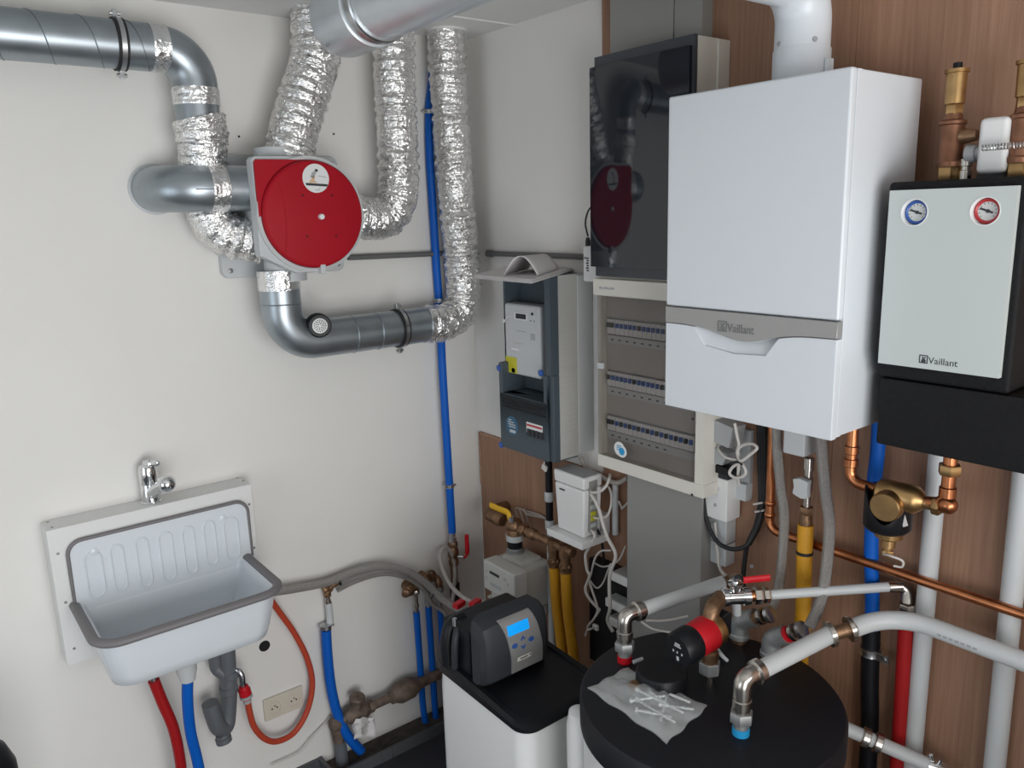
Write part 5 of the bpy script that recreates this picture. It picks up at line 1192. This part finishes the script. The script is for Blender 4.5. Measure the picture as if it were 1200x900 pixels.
build('side_plug', MB().box(-0.045, -0.012, W(862, 570, 0.045)[1], W(874, 570, 0.045)[1], W(866, 586, 0.045)[2], W(866, 566, 0.045)[2]), 'ltgrey', t, bevel=0.003)
d_ = 0.12
pipe('bundled_white_cable', 'white cable tied in a looped bundle under the boiler', 'cable',
     [W(861, 496, d_), W(864, 512, d_), W(866, 521, d_), W(864, 530, d_), W(868, 540, d_+.01), W(880, 532, d_+.01), W(887, 525, d_+.01), W(881, 520, d_+.005), W(870, 522, d_), W(865, 528, d_), W(867, 538, d_), W(866, 542, d_), W(858, 548, d_), W(855, 555, d_), W(862, 560, d_), W(871, 558, d_), W(874, 552, d_), W(869, 543, d_), W(866, 545, d_), W(865, 560, d_-.01), W(866, 568, d_-.02)], 0.0042, 'cable', 7, 10)
pipe('white_plug_lead', 'short white lead from the grey brick to the tied bundle', 'cable', [W(841, 523, 0.10), W(843, 528, 0.11), W(849, 535, 0.12), W(857, 538, 0.12), W(864, 539, 0.12)], 0.0035, 'cable', 6, 10)
pipe('black_tie', 'black twist tie round the white cable bundle', 'cable tie', [W(855, 543, .125), W(865, 541.5, .128), W(870, 545, .125)], 0.003, 'rubber', 4, 8)
pipe('white_lead', 'white lead running down from the upright adapter to the tank pipe', 'cable', [W(838, 612, 0.065), W(839, 630, 0.07), W(841, 648, 0.07), W(842, 660, 0.075), W(846, 670, 0.10), W(853, 676, 0.15)], 0.0045, 'cable', 6, 10)
pipe('black_loop_cable', 'black cable hanging in a wide loop beside the white adapter', 'cable', [W(829, 547, 0.115), W(826, 562, 0.10), W(824, 580, 0.09), W(829, 612, 0.085), W(840, 634, 0.085), W(855, 643, 0.08), W(872, 641, 0.07), W(882, 628, 0.055), W(890, 610, 0.045), W(894, 590, 0.04)], 0.0062, 'rubber', 7, 12)
t = thing('black_cable_bundle', 'bundle of black cables running down the plywood behind the boiler', 'cable', W(890, 560, 0.03))
for i, dy in enumerate((0, 0.015, 0.028)):
    p_ = [W(889+i*3.5, 490, 0.03), W(890+i*3.3, 540, 0.03), W(891+i*2.6, 585, 0.032), W(886+i*2, 615, 0.036), W(876+i, 638, 0.04), W(872, 665, 0.045), W(871, 692, 0.05)]
    if i: p_ = p_[:5]
    build('cable', MB().tube(catmull(p_, 6), 0.0065, 10), 'rubber', t)
for px, py in ((889, 590), (891, 599)):
    build('white_tie', MB().tube([W(px-6, py+1, .045), W(px+5, py-1, .045)], 0.003, 8), 'cable', t)
build('wall_plug', MB().lathe(W(881, 663.5, 0.012), (-1, 0, 0), [(0, 0.006), (0.004, 0.005)], 10), 'ltgrey', wr)

# ================================================================== PIPES UNDER THE BOILER
t = thing('copper_pipe', 'long copper pipe along the plywood to the right edge, from the boiler', 'pipe', W(1000, 660, 0.06))
cz = W(1020, 660, 0.06)[2]; cyv = W(904, 560, 0.06)[1]
pts = fillet([(-0.06, cyv+0.004, 1.60), (-0.06, cyv, cz), (-0.06, -3.66, cz-0.004)], 0.03, 8)
build('pipe', MB().tube(pts, 0.0115, 18), 'copper', t)
for px, py in ((905, 590), (905, 604)):
    z_ = W(px, py, 0.06)[2]; build('soldered_ring', MB().lathe((-0.06, cyv, z_-0.006), (0, 0, 1), [(0, 0.0125), (0.002, 0.014), (0.010, 0.014), (0.012, 0.0125)], 18), 'copper', t)
for y_ in (cyv-0.035, ):
    build('soldered_ring', MB().lathe((-0.06, y_, cz), (0, -1, 0), [(0, 0.0125), (0.003, 0.0145), (0.02, 0.0145), (0.022, 0.0125)], 18), 'copper', t)
def hose_w(label, pp, dd, r): return pipe('braided_hose', label, 'hose', [W(x, y, d) for (x, y), d in zip(pp, dd)], r, 'braid', 8, 16)
hose_w('braided steel hose under the boiler, left of the yellow gas pipe', [(910, 500), (911, 530), (915, 570), (919, 605), (917, 650), (912, 690), (905, 712), (895, 722)], [.11, .11, .11, .11, .12, .14, .17, .20], 0.0125)
hose_w('braided steel hose under the boiler, right of the yellow gas pipe', [(962, 505), (964, 540), (968, 580), (972, 612), (970, 650), (965, 690), (958, 715), (948, 735)], [.13, .13, .13, .13, .14, .16, .19, .22], 0.0135)
# gas cock and yellow hose
t = thing('gas_cock', 'gas shut-off with pale handle above the yellow hose, under the boiler', 'valve', W(942, 560, 0.10))
gd = 0.10; gyy = W(946, 580, gd)[1]
zz = lambda py: W(946, py, gd)[2]
build('upper_valve', MB().box(-gd-0.03, -gd+0.03, W(925, 520, gd)[1], W(951, 520, gd)[1], zz(533), zz(500)), 'ltgrey', t, bevel=0.006)
mb = MB(); mb.lathe((-gd, gyy, zz(536)), (0, 0, -1), [(0, 0.013), (0.03, 0.013), (0.031, 0.010), (0.05, 0.010), (0.051, 0.013), (0.085, 0.012), (0.086, 0.009), (zz(536)-zz(598), 0.009)], 18)
build('valve_stem', mb, 'nickel', t)
hc = W(938, 573, gd+0.03)
build('pale_handle', MB().prism([(hc[0], hc[1]+y_, hc[2]+z_) for y_, z_ in ((0.024, 0.020), (0.006, 0.026), (-0.018, 0.022), (-0.016, 0.0), (-0.018, -0.022), (0.0, -0.026), (0.024, -0.018), (0.020, 0.0))], (0.02, 0, 0)), 'ltgrey', t, bevel=0.004)
mb = MB(); hexnut(mb, (-gd, gyy, zz(594)), (0, 0, -1), 0, 0.02, 0.017); mb.lathe((-gd, gyy, zz(594)), (0, 0, -1), [(0.018, 0.015), (zz(594)-zz(617), 0.0165)], 18)
build('brass_union', mb, 'brassdull', t)
pipe('yellow_gas_hose', 'single yellow gas hose below the pale gas handle under the boiler', 'hose', [(-gd, gyy, zz(615)), (-gd, gyy-0.001, zz(660)), (-gd+0.005, gyy-0.002, zz(720)), (-gd+0.012, gyy+0.002, zz(760)), (-gd+0.03, gyy+0.01, 0.05)], 0.0195, 'yellow', 8, 18)
z_ = zz(650); tag(build('black_band', MB().lathe((-gd, gyy-0.001, z_), (0, 0, 1), [(0, 0.0196), (0, 0.021), (0.008, 0.021), (0.008, 0.0196)], 20), 'rubber'), 'black band round the single yellow gas hose', 'band')
# blue riser with black sleeve, red and white risers on the right wall
blx = -0.045; bly = W(1026, 560, 0.045)[1]
pipe('blue_water_pipe', 'blue pipe on the plywood behind the brass filter', 'pipe', [(blx, bly+0.005, 1.66), W(1029, 520, 0.045), W(1024, 570, 0.045), W(1021, 640, 0.045), W(1022, 690, 0.045), W(1022, 738, 0.045)], 0.0165, 'blue', 8, 16)
bz_ = W(1021, 736, 0.045); 
pipe('black_sleeved_pipe', 'black sleeved pipe below the blue one, left of the red pipe', 'pipe', [bz_, W(1019, 800, 0.045), W(1017, 890, 0.045), W(1015, 905, 0.045)*np.array([1, 1, 0])+np.array([0, 0, 0.0])], 0.0215, 'black', 6, 18)
q = W(1020, 762, 0.045)
t = thing('pipe_clamp', 'steel clamp with side tab on the black sleeved pipe', 'clamp', q)
build('band', MB().lathe(q+np.array([0, 0, -0.010]), (0, 0, 1), [(0, 0.0215), (0, 0.0255), (0.006, 0.0245), (0.012, 0.0245), (0.02, 0.0255), (0.02, 0.0215)], 24), 'steel', t)
build('tab', MB().box(q[0]-0.014, q[0]-0.010, q[1]-0.022, q[1]-0.052, q[2]-0.012, q[2]+0.008), 'steel', t, bevel=0.001)
build('tab_screw', MB().lathe((q[0]-0.014, q[1]-0.042, q[2]-0.002), (-1, 0, 0), [(0, 0.005), (0.004, 0.004)], 10), 'steel', t)
q = W(1022, 658, 0.05); small_clamp(np.array([-0.045, q[1], q[2]]), (0, 0, 1), 0.0168, 'small steel clamp where the copper pipe crosses the blue pipe', (1, 0, 0))
rq0, rq1 = W(1062, 722, 0.05), W(1051, 900, 0.05)
pipe('red_water_pipe', 'bright red pipe running down the plywood', 'pipe', [rq0, (rq0[0], rq1[1], rq1[2]), (rq0[0], rq1[1], 0.0)], 0.0165, 'redpex', 3, 18)
wq = W(1087, 700, 0.035)
t = thing('white_riser', 'white vertical pipe behind the copper elbow, right of the red pipe', 'pipe', (-0.035, wq[1], 0.0))
build('pipe', MB().cyl((-0.035, wq[1], 0.0), (-0.035, W(1099, 540, .035)[1], 1.60), 0.0205, n=24), 'whitepipe', t)
wq2 = W(1188, 740, 0.035)
t = thing('white_riser', 'white vertical pipe nearest the right edge of the view', 'pipe', (-0.035, wq2[1], 0.0))
build('pipe', MB().cyl((-0.035, wq2[1], 0.0), (-0.035, W(1199, 560, .035)[1], 1.60), 0.0215, n=24), 'whitepipe', t)
# magnetic filter with copper connections
FDX = 0.15
fyc = W(1045, 585, FDX)[1]; fzc = W(1045, 585, FDX)[2]
t = thing('magnetic_filter', 'brass magnetic filter with black collar on copper pipes under the boiler', 'filter', (-FDX, fyc, fzc-0.1))
c1_ = W(999, 515, FDX)
cpz = W(1020, 570, FDX)[2]
build('inlet_pipe', MB().tube(fillet([(-FDX, c1_[1], 1.57), (-FDX, c1_[1], cpz), (-FDX, fyc+0.02, cpz-0.004)], 0.028), 0.0125, 18), 'copper', t)
for z_ in (cpz+0.075, cpz+0.045): build('soldered_ring', MB().lathe((-FDX, c1_[1], z_-0.01), (0, 0, 1), [(0, 0.013), (0.002, 0.0155), (0.018, 0.0155), (0.02, 0.013)], 18), 'copper', t)
build('barrel', MB().lathe((-FDX, fyc+0.035, fzc+0.012), (0, -1, 0), [(0, 0.018), (0.01, 0.030), (0.085, 0.031), (0.095, 0.024), (0.105, 0.014), (0.12, 0.013)], 26), 'brass', t)
build('face_cap', MB().lathe((-FDX+0.01, fyc-0.004, fzc-0.002), (-1, -0.08, -0.05), [(0, 0.033), (0.056, 0.033), (0.060, 0.030)], 30), 'brass', t)
zb_ = fzc-0.028
# black collar with a scooped upper edge
ring0, ring1, ri0, ri1 = [], [], [], []
for k_ in range(36):
    a = 2*math.pi*k_/36; r_ = 0.050
    scoop = 0.042*max(0.0, math.cos(a-math.pi-0.30))**2.5
    cx_, cy__ = -FDX+r_*math.cos(a), fyc+0.006+r_*math.sin(a)
    ring0.append((cx_, cy__, zb_-0.035)); ring1.append((cx_, cy__, zb_+0.050-scoop*1.6))
bot = [(-FDX+0.042*math.cos(2*math.pi*k_/36), fyc+0.006+0.042*math.sin(2*math.pi*k_/36), zb_-0.044) for k_ in range(36)]
inn = [(-FDX+0.046*math.cos(2*math.pi*k_/36), fyc+0.006+0.046*math.sin(2*math.pi*k_/36), p[2]) for k_, p in enumerate(ring1)]
build('black_collar', MB().loft([bot, ring0, ring1, inn, [(x, y, zb_-0.03) for x, y, z in inn]], True, True), 'black', t, ang=50)
build('lower_cup', MB().lathe((-FDX, fyc, zb_-0.04), (0, 0, -1), [(0, 0.031), (0.018, 0.030), (0.024, 0.02), (0.026, 0.0155), (0.042, 0.0155), (0.044, 0.010), (0.052, 0.010)], 26), 'brass', t)
mb = MB(); hexnut(mb, (-FDX, fyc, zb_-0.092), (0, 0, -1), 0, 0.012, 0.013); build('drain_nut', mb, 'brass', t)
lo = np.array([-FDX-0.01, fyc-0.012, zb_-0.105])
build('white_loop', MB().tube(catmull([lo+np.array([0, 0.016, 0.006]), lo+np.array([-0.012, -0.006, 0.012]), lo+np.array([0, -0.026, 0.004]), lo+np.array([0.004, -0.024, -0.012]), lo+np.array([0, -0.008, -0.014])], 6), 0.0026, 8), 'cable', t)
build('paper_tag', MB().prism([(-FDX-0.02, fyc-0.040, zb_+0.008), (-FDX-0.024, fyc-0.050, zb_-0.012), (-FDX-0.02, fyc-0.036, zb_-0.022), (-FDX-0.022, fyc-0.028, zb_-0.018)], (0.001, 0, 0)), 'paper', t)
c2_ = W(1112, 560, FDX); ez = W(1110, 592, FDX)[2]
build('outlet_pipe', MB().tube(fillet([(-FDX, fyc-0.07, fzc+0.012), (-FDX, c2_[1], ez+0.002), (-FDX, c2_[1], 1.535)], 0.03), 0.0135, 18), 'copper', t)
mb = MB(); hexnut(mb, (-FDX, fyc-0.088, fzc+0.011), (0, -1, -0.03), 0, 0.016, 0.0195); build('outlet_nut', mb, 'brass', t)
build('elbow_bulge', MB().ball((-FDX-0.004, c2_[1]-0.004, ez+0.002), 0.0195, 18), 'copper', t)
z5 = W(1112, 556, FDX)[2]
mb = MB(); hexnut(mb, (-FDX, c2_[1], z5), (0, 0, 1), 0, 0.022, 0.022); build('top_nut', mb, 'brass', t)
build('soldered_ring', MB().lathe((-FDX, c2_[1], z5-0.05), (0, 0, 1), [(0, 0.014), (0.002, 0.0165), (0.022, 0.0165), (0.024, 0.014)], 18), 'copper', t)

# ================================================================== FITTINGS AND PIPES ON THE TANK
def riser(px, py, ztop, ring_m, label, nm='tank_connection'):
    b = Z(px, py, TZ); b[2] = TZ+0.0005
    t = thing(nm, label, 'fitting', b)
    build('coloured_ring', MB().lathe(b, (0, 0, 1), [(0, 0.0185), (0.016, 0.0185), (0.017, 0.015)], 22), ring_m, t)
    build('thread', MB().cyl(b+np.array([0, 0, 0.014]), b+np.array([0, 0, 0.032]), 0.0165), 'malleable', t)
    mb = MB(); hexnut(mb, b, (0, 0, 1), 0.030, 0.054, 0.025); build('hex_nut', mb, 'malleable', t)
    build('nipple', MB().lathe(b, (0, 0, 1), [(0.052, 0.0175), (0.064, 0.0175), (0.066, 0.0205), (0.082, 0.0205), (0.084, 0.018), (ztop-b[2]-0.02, 0.018)], 22), 'nickel', t)
    return t, b
def white_pipe(name, label, pts, r, rings=()):
    t = thing(name, label, 'pipe', pts[len(pts)//2])
    build('pipe', MB().tube(pts, r, 22), 'whitepipe', t)
    return t
# hot outlet (red ring) at the back left
zA = 1.055
t, b = riser(732, 775, zA, 'redbright', 'nickel tank connection with a red ring at its foot')
aE = Z(848, 682, 1.07)
dA = unit(aE-np.array([b[0], b[1], zA]))
build('elbow', MB().tube(fillet([(b[0], b[1], zA-0.03), (b[0], b[1], zA), np.array([b[0], b[1], zA])+dA*0.045], 0.018), 0.0185, 20), 'nickel', t)
pA = np.array([b[0], b[1], zA])
build('collar', MB().lathe(pA+dA*0.03, dA, [(0, 0.0205), (0.003, 0.0245), (0.018, 0.0245), (0.020, 0.0205)], 24), 'nickel', t)
pE = aE
tt = white_pipe('white_tank_pipe', 'white pipe from the red-ringed tank connection back to the wall valve', [pA+dA*0.052, lerp(pA, pE, 0.5), pE], 0.0175)
for f in (0.0, 1.0):
    q = pA+dA*0.05 if f == 0 else pE
    build('end_ring', MB().lathe(q-dA*0.006, dA, [(0, 0.0165), (0, 0.0188), (0.012, 0.0188), (0.012, 0.0165)], 22), 'nickel', tt)
# circulation pump with valve above
pb0 = Z(831, 797, TZ); pb0[2] = TZ+0.0005
t = thing('circulation_pump', 'red circulation pump with black motor head on the tank lid', 'pump', pb0)
pz_ = TZ+0.150
build('foot_nipple', MB().lathe(pb0, (0, 0, 1), [(0, 0.013), (0.022, 0.013)], 18), 'nickel', t)
mb = MB(); hexnut(mb, pb0, (0, 0, 1), 0.02, 0.05, 0.026); build('hex_nut', mb, 'malleable', t)
build('lower_neck', MB().lathe(pb0, (0, 0, 1), [(0.05, 0.019), (0.06, 0.021), (0.075, 0.021), (0.08, 0.017), (0.11, 0.017)], 20), 'brassdull', t)
pc_ = np.array([pb0[0]+0.0, pb0[1], pz_-0.022]); pax = unit((-1, 0.06, -0.10))
build('brass_volute', MB().lathe(pc_-pax*0.028, pax, [(0, 0.026), (0.008, 0.038), (0.030, 0.040), (0.034, 0.039)], 32), 'brass', t)
build('red_motor', MB().lathe(pc_, pax, [(0.005, 0.040), (0.012, 0.042), (0.064, 0.040), (0.068, 0.038)], 36), 'redbright', t)
mo = build('black_head', MB().lathe(pc_, pax, [(0.060, 0.040), (0.066, 0.043), (0.102, 0.042), (0.110, 0.037), (0.111, 0.0)], 36), 'black', t)
fu, fv = perp(pax); fcen = pc_+pax*0.1112
side = unit(np.cross(pax, (0, 0, 1))); upv = np.cross(side, pax)
if upv[2] < 0: upv = -upv
ic = MB()
for u_, v_, w_, h_ in ((-0.002, 0.018, 0.012, 0.0018), (-0.002, 0.012, 0.016, 0.0015), (-0.014, -0.004, 0.0025, 0.0025), (0, -0.004, 0.0025, 0.0025), (0.012, -0.004, 0.0025, 0.0025), (0, -0.020, 0.005, 0.005)):
    ic.obox(fcen+side*u_+upv*v_, side*w_*0.6, upv*h_, pax*0.0006)
build('panel_icons', ic, 'ltgrey', mo)['kind'] = 'stuff'
build('terminal_box', MB().box(pc_[0]+0.018, pc_[0]+0.055, pc_[1]-0.020, pc_[1]+0.020, pc_[2]-0.02, pc_[2]+0.036), 'black', t, bevel=0.004)
vz = 1.118
build('upper_neck', MB().tube(fillet([(pb0[0], pb0[1], pz_+0.01), (pb0[0], pb0[1], vz-0.004), Z(845, 700, vz)], 0.03), 0.0185, 20), 'brassdull', t)
v0 = Z(845, 700, vz); v1 = Z(905, 697, vz); va = unit(v1-v0)
t = thing('tee_valve', 'chromed tee valve with red lever beside the red pump', 'valve', v0)
ln_ = np.linalg.norm(v1-v0)
build('body', MB().lathe(v0, va, [(0, 0.017), (0.004, 0.022), (0.016, 0.022), (0.018, 0.019), (ln_*0.42, 0.019), (ln_*0.43, 0.022), (ln_*0.55, 0.022), (ln_*0.56, 0.014)], 22), 'chrome', t)
build('copper_nipple', MB().cyl(v0+va*ln_*0.55, v0+va*ln_*0.66, 0.013), 'copper', t)
mb = MB(); hexnut(mb, v0, va, ln_*0.64, ln_*0.80, 0.021); build('nut', mb, 'nickel', t)
mb = MB(); hexnut(mb, v0, va, ln_*0.82, ln_*0.94, 0.019); build('lock_nut', mb, 'nickel', t)
build('bonnet', MB().lathe(v0+va*ln_*0.28, (0, 0, 1), [(0, 0.013), (0.03, 0.012), (0.031, 0.018), (0.037, 0.018), (0.038, 0.009), (0.05, 0.009)], 20), 'chrome', t)
lb = v0+va*ln_*0.28+np.array([0, 0, 0.05])
le = Z(902, 677, lb[2]+0.008); ls = Z(871, 680, lb[2]+0.006)
build('lever_stem', MB().tube(catmull([lb, lerp(lb, ls, 0.5)+np.array([0, 0, 0.006]), ls], 5), 0.005, 10), 'rubber', t)
build('red_lever', MB().tube([ls, lerp(ls, le, 0.5), le], 0.0085, 12, sx=0.5), 'redbright', t)
build('lower_drop', MB().lathe(v0+va*ln_*0.2+np.array([0.02, 0, -0.02]), (0.15, 0, -1), [(0, 0.011), (0.035, 0.010)], 16), 'ltgrey', t)
# copper-coloured elbow where pipe A meets the valve
t = tag(build('brass_elbow', MB().tube(fillet([pE+dA*0.004, pE+dA*0.035, lb+np.array([0.01, 0.0, -0.01])], 0.02), 0.0145, 16), 'brassdull'), 'dull brass elbow between the white pipe end and the tee valve', 'fitting')
# thin white pipe to the red riser
wE = W(1046, 687.5, 0.05); 
t = white_pipe('thin_white_pipe', 'thin white pipe from the tee valve across to the red riser', [v0+va*ln_*0.96, lerp(v0+va*ln_*0.96, wE, 0.5), wE], 0.0115)
rt = np.array([-0.05, rq0[1], rq0[2]])
t = thing('elbow_fitting', 'nickel elbow fitting on top of the red riser', 'fitting', rt)
build('inlet', MB().lathe(wE-unit(wE-v0)*0.01, unit(wE-v0), [(0, 0.0125), (0.012, 0.0145), (0.03, 0.0145)], 18), 'nickel', t)
build('elbow', MB().tube(fillet([wE, wE+unit(wE-v0)*0.035, (rt[0], rt[1], rt[2]+0.01)], 0.018), 0.0135, 16), 'nickel', t)
mb = MB(); hexnut(mb, rt, (0, 0, 1), 0.012, 0.032, 0.0185); build('nut', mb, 'nickel', t)
build('sleeve', MB().lathe(rt, (0, 0, 1), [(-0.004, 0.017), (0.014, 0.017)], 18), 'whitepipe', t)
# cold inlet (blue ring) at the front
zC = 1.06
t, b = riser(868, 860, zC-0.005, 'cyan', 'nickel tank connection with a blue ring at its foot')
J = Z(974, 743, 1.085); J2 = Z(996, 737, 1.095)
pC = np.array([b[0], b[1], zC]); dC = unit(J-pC)
build('elbow', MB().tube(fillet([(b[0], b[1], zC-0.04), pC, pC+dC*0.045], 0.02), 0.0195, 20), 'nickel', t)
build('collar', MB().lathe(pC+dC*0.032, dC, [(0, 0.021), (0.003, 0.0265), (0.018, 0.0265), (0.020, 0.0215)], 24), 'nickel', t)
t = white_pipe('white_tank_pipe', 'white pipe rising from the blue-ringed connection to the joint', [pC+dC*0.055, lerp(pC, J, 0.5), J], 0.0195)
t = thing('pipe_joint', 'nickel joint with two pale rings between the white pipes', 'fitting', J)
dJ = unit(J2-J); lj = np.linalg.norm(J2-J)
build('body', MB().lathe(J, dJ, [(-0.012, 0.016), (lj+0.012, 0.016)], 18), 'brassdull', t)
for q in (J-dJ*0.006, J2-dJ*0.004):
    build('ring', MB().lathe(q, dJ, [(0, 0.018), (0, 0.0285), (0.010, 0.0285), (0.010, 0.018)], 26), 'nickel', t)
K = W(1050, 719, 0.12); K2 = W(1200, 772, 0.12); K2[2] = K[2]-0.002
pts = fillet([J2+dJ*0.008, K, np.array([K2[0], -3.66, K2[2]])], 0.13, 14)
t = thing('white_wall_pipe', 'thick white pipe bending from the joint towards the right edge', 'pipe', K)
build('pipe', MB().tube(pts, 0.0205, 22), 'whitepipe', t)
pm = MB()
for j in range(7): pm.box(K[0]-0.0209, K[0]-0.0185, K[1]-0.10-j*0.012, K[1]-0.108-j*0.012, K[2]-0.004, K[2]+0.001)
build('printed_text_line', pm, 'greybox', t)['kind'] = 'stuff'
# lower return pipe right of the tank
q0 = np.array([TX+0.14, TY-0.235, 0.70]); 
q0 = W(990, 853, 0.16); q1 = W(1092, 898, 0.07)
dq = unit(q1-q0)
t = thing('return_pipe', 'white pipe with nickel union low at the right side of the tank', 'pipe', q0)
build('pipe', MB().tube([q0-dq*0.10, lerp(q0, q1, 0.5), q1], 0.0165, 20), 'whitepipe', t)
for f in (0.20, 0.34):
    build('union', MB().lathe(lerp(q0, q1, f), dq, [(0, 0.019), (0.003, 0.024), (0.016, 0.024), (0.019, 0.019)], 22), 'nickel', t)
t = thing('wing_valve', 'chrome wing valve at the end of the low white pipe', 'valve', q1)
build('body', MB().lathe(q1-dq*0.01, dq, [(0, 0.018), (0.03, 0.02), (0.05, 0.015)], 18), 'chrome', t)
for s_ in (-1, 1): build('wing', MB().tube([q1+dq*0.01, q1+dq*0.012+np.array([-0.012, s_*0.012, 0.035])], 0.0045, 10), 'chrome', t)
# two big grey elbows with hoses at the back of the lid
for (bx_, by_, tx_, ty_, lab, hx_, hy_, hd) in ((866, 752, 886, 713, 'grey iron elbow at the back of the lid, under the left braided hose', 893, 722, .21), (903, 774, 935, 741, 'grey iron elbow on the lid with a red washer, under the right braided hose', 946, 736, .225)):
    b = Z(bx_, by_, TZ); b[2] = TZ+0.0005
    t = thing('iron_elbow', lab, 'fitting', b)
    ht = W(hx_, hy_, hd)
    zt_ = b[2]+0.058
    dh = unit(ht-np.array([b[0], b[1], zt_]))
    build('thread', MB().lathe(b, (0, 0, 1), [(0, 0.019), (0.014, 0.019)], 20), 'brassdull', t)
    build('rim', MB().lathe(b, (0, 0, 1), [(0.012, 0.022), (0.014, 0.0265), (0.024, 0.0265), (0.028, 0.023)], 24), 'malleable', t)
    top_ = np.array([b[0], b[1], zt_])
    build('elbow', MB().tube(fillet([b+np.array([0, 0, 0.02]), top_, top_+dh*0.05], 0.026), 0.0235, 22), 'malleable', t)
    if 'red' in lab: build('red_washer', MB().lathe(top_+dh*0.05, dh, [(0, 0.020), (0.010, 0.020)], 20), 'redbright', t)
    else: build('brass_nipple', MB().lathe(top_+dh*0.048, dh, [(0, 0.016), (0.03, 0.016)], 18), 'brassdull', t)
    for f in (0.064, 0.088):
        build('nut_ring', MB().lathe(top_+dh*f, dh, [(0, 0.015), (0.002, 0.0205), (0.012, 0.0205), (0.014, 0.015)], 20), 'nickel' if f < .07 else 'steel', t)
pipe('black_sensor_lead', 'grey sensor stub poking out of the lid beside the red pump', 'sensor', [Z(841, 761, TZ+0.012), Z(846, 768, TZ+0.02), Z(852, 774, TZ+0.006)], 0.005, 'ltgrey', 4, 10)
pipe('white_lead', 'thin white lead lying across the lid behind the red pump', 'cable', [Z(752, 729, TZ+0.004), Z(765, 737, TZ+0.004), Z(785, 741, TZ+0.004), Z(795, 742, TZ+0.004)], 0.003, 'cable', 6, 8)
pipe('white_lead', 'straight thin white lead behind the lid towards the pump', 'cable', [Z(757, 727, 1.0), Z(780, 727, 1.0), Z(806, 722, 1.0)], 0.003, 'cable', 4, 8)
# plastic bag with bolts
bagc = [Z(689, 808, TZ), Z(735, 783, TZ), Z(829, 829, TZ), Z(782, 872, TZ)]
t = thing('plastic_bag', 'clear zip bag holding screws, lying on the black tank lid', 'bag', Z(755, 825, TZ))
n_ = 20; top_, bot_ = [], []
for i in range(n_+1):
    for j in range(n_+1):
        u_, v_ = i/n_, j/n_
        p = lerp(lerp(bagc[0], bagc[1], v_), lerp(bagc[3], bagc[2], v_), u_)
        env = (math.sin(math.pi*min(1, max(0, u_)))*math.sin(math.pi*v_))**0.6
        wob = 0.004*math.sin(u_*9+v_*5)+0.003*math.sin(u_*4-v_*13)+0.003*math.sin(u_*23+v_*17)+rng.normal()*0.0012
        p = p+(np.array([math.sin(u_*17+v_*3), math.cos(v_*15-u_*2), 0])*0.003 if min(u_, v_, 1-u_, 1-v_) < 0.03 else 0); top_.append(p+np.array([0, 0, 0.0035+env*(0.018+1.6*wob)])); bot_.append(p+np.array([0, 0, 0.0008+0.001*env]))
N1 = n_+1
fs = [(i*N1+j, i*N1+j+1, (i+1)*N1+j+1, (i+1)*N1+j) for i in range(n_) for j in range(n_)]
mb = MB(); mb.add(top_, fs); build('upper_film', mb, 'bag', t, ang=60)
mb = MB(); mb.add(bot_, fs); build('lower_film', mb, 'bag', t, ang=60)
def bagp(u_, v_, h): return lerp(lerp(bagc[0], bagc[1], v_), lerp(bagc[3], bagc[2], v_), u_)+np.array([0, 0, h])
bolts = [((0.42, 0.25), (0.62, 0.75)), ((0.35, 0.55), (0.9, 0.6)), ((0.55, 0.15), (0.85, 0.42)), ((0.6, 0.85), (0.8, 0.25)), ((0.45, 0.35), (0.92, 0.35)), ((0.66, 0.5), (0.94, 0.78)), ((0.4, 0.68), (0.7, 0.6)), ((0.5, 0.8), (0.86, 0.86))]
for i, (a, b) in enumerate(bolts):
    p0_, p1_ = bagp(*a, 0.007+0.001*(i % 3)), bagp(*b, 0.007+0.001*((i+1) % 3)); ax_ = unit(p1_-p0_)
    o = build('bolt', MB().lathe(p0_, ax_, [(0, 0.0065), (0.005, 0.0065), (0.0051, 0.0032), (np.linalg.norm(p1_-p0_), 0.0032)], 8), 'zincscrew')
    pos = ('lying lengthwise along the middle', 'crossing the middle', 'lying near the front left edge', 'crossing towards the front', 'lying beside the front left edge', 'at the front corner', 'near the centre', 'along the right edge')[i]
    tag(o, f'steel screw in the clear bag, {pos}', 'screw', 'screws in the plastic bag')
o = build('fixing_clump', MB().ball(bagp(0.30, 0.62, 0.010), 0.016, 12, (1.3, 1, 0.55)).ball(bagp(0.34, 0.72, 0.010), 0.011, 10, (1, 1.2, 0.7)), 'brassdull')
tag(o, 'brownish clump of fixings in the closed end of the clear bag', 'fixings'); o['kind'] = 'stuff'

# ================================================================== GROUPS OF REPEATS
GROUPS = {'flexible_duct': 'foil hoses around the fan', 'pipe_clamp': 'large pipe clamps', 'small_pipe_clamp': 'small steel clamps on the blue pipes',
          'blue_water_pipe': 'blue water pipes', 'braided_hose': 'grey braided hoses', 'yellow_gas_hose': 'yellow gas hoses', 'network_cable': 'white cables by the router',
          'white_network_box': 'white network boxes beside the trunking', 'pipe_fitting': 'fittings on the three short blue pipes', 'tank_connection': 'connections on the tank lid',
          'iron_elbow': 'iron elbows on the tank lid', 'air_vent': 'brass air vents', 'white_riser': 'white vertical pipes', 'cable_trunking': 'grey cable trunkings',
          'conduit': 'thin grey conduits', 'thin_grey_wire': 'thin grey wires behind the brass pipe', 'grey_power_plug': 'dark grey plugs under the boiler',
          'white_lead': 'thin white leads', 'cable_tie': 'black cable ties on the hoses', 'white_tank_pipe': 'white pipes on the tank'}
for o in scene.objects:
    k = o.name.split('.')[0]
    if o.parent is None and k in GROUPS and not o.get('group'): o['group'] = GROUPS[k]
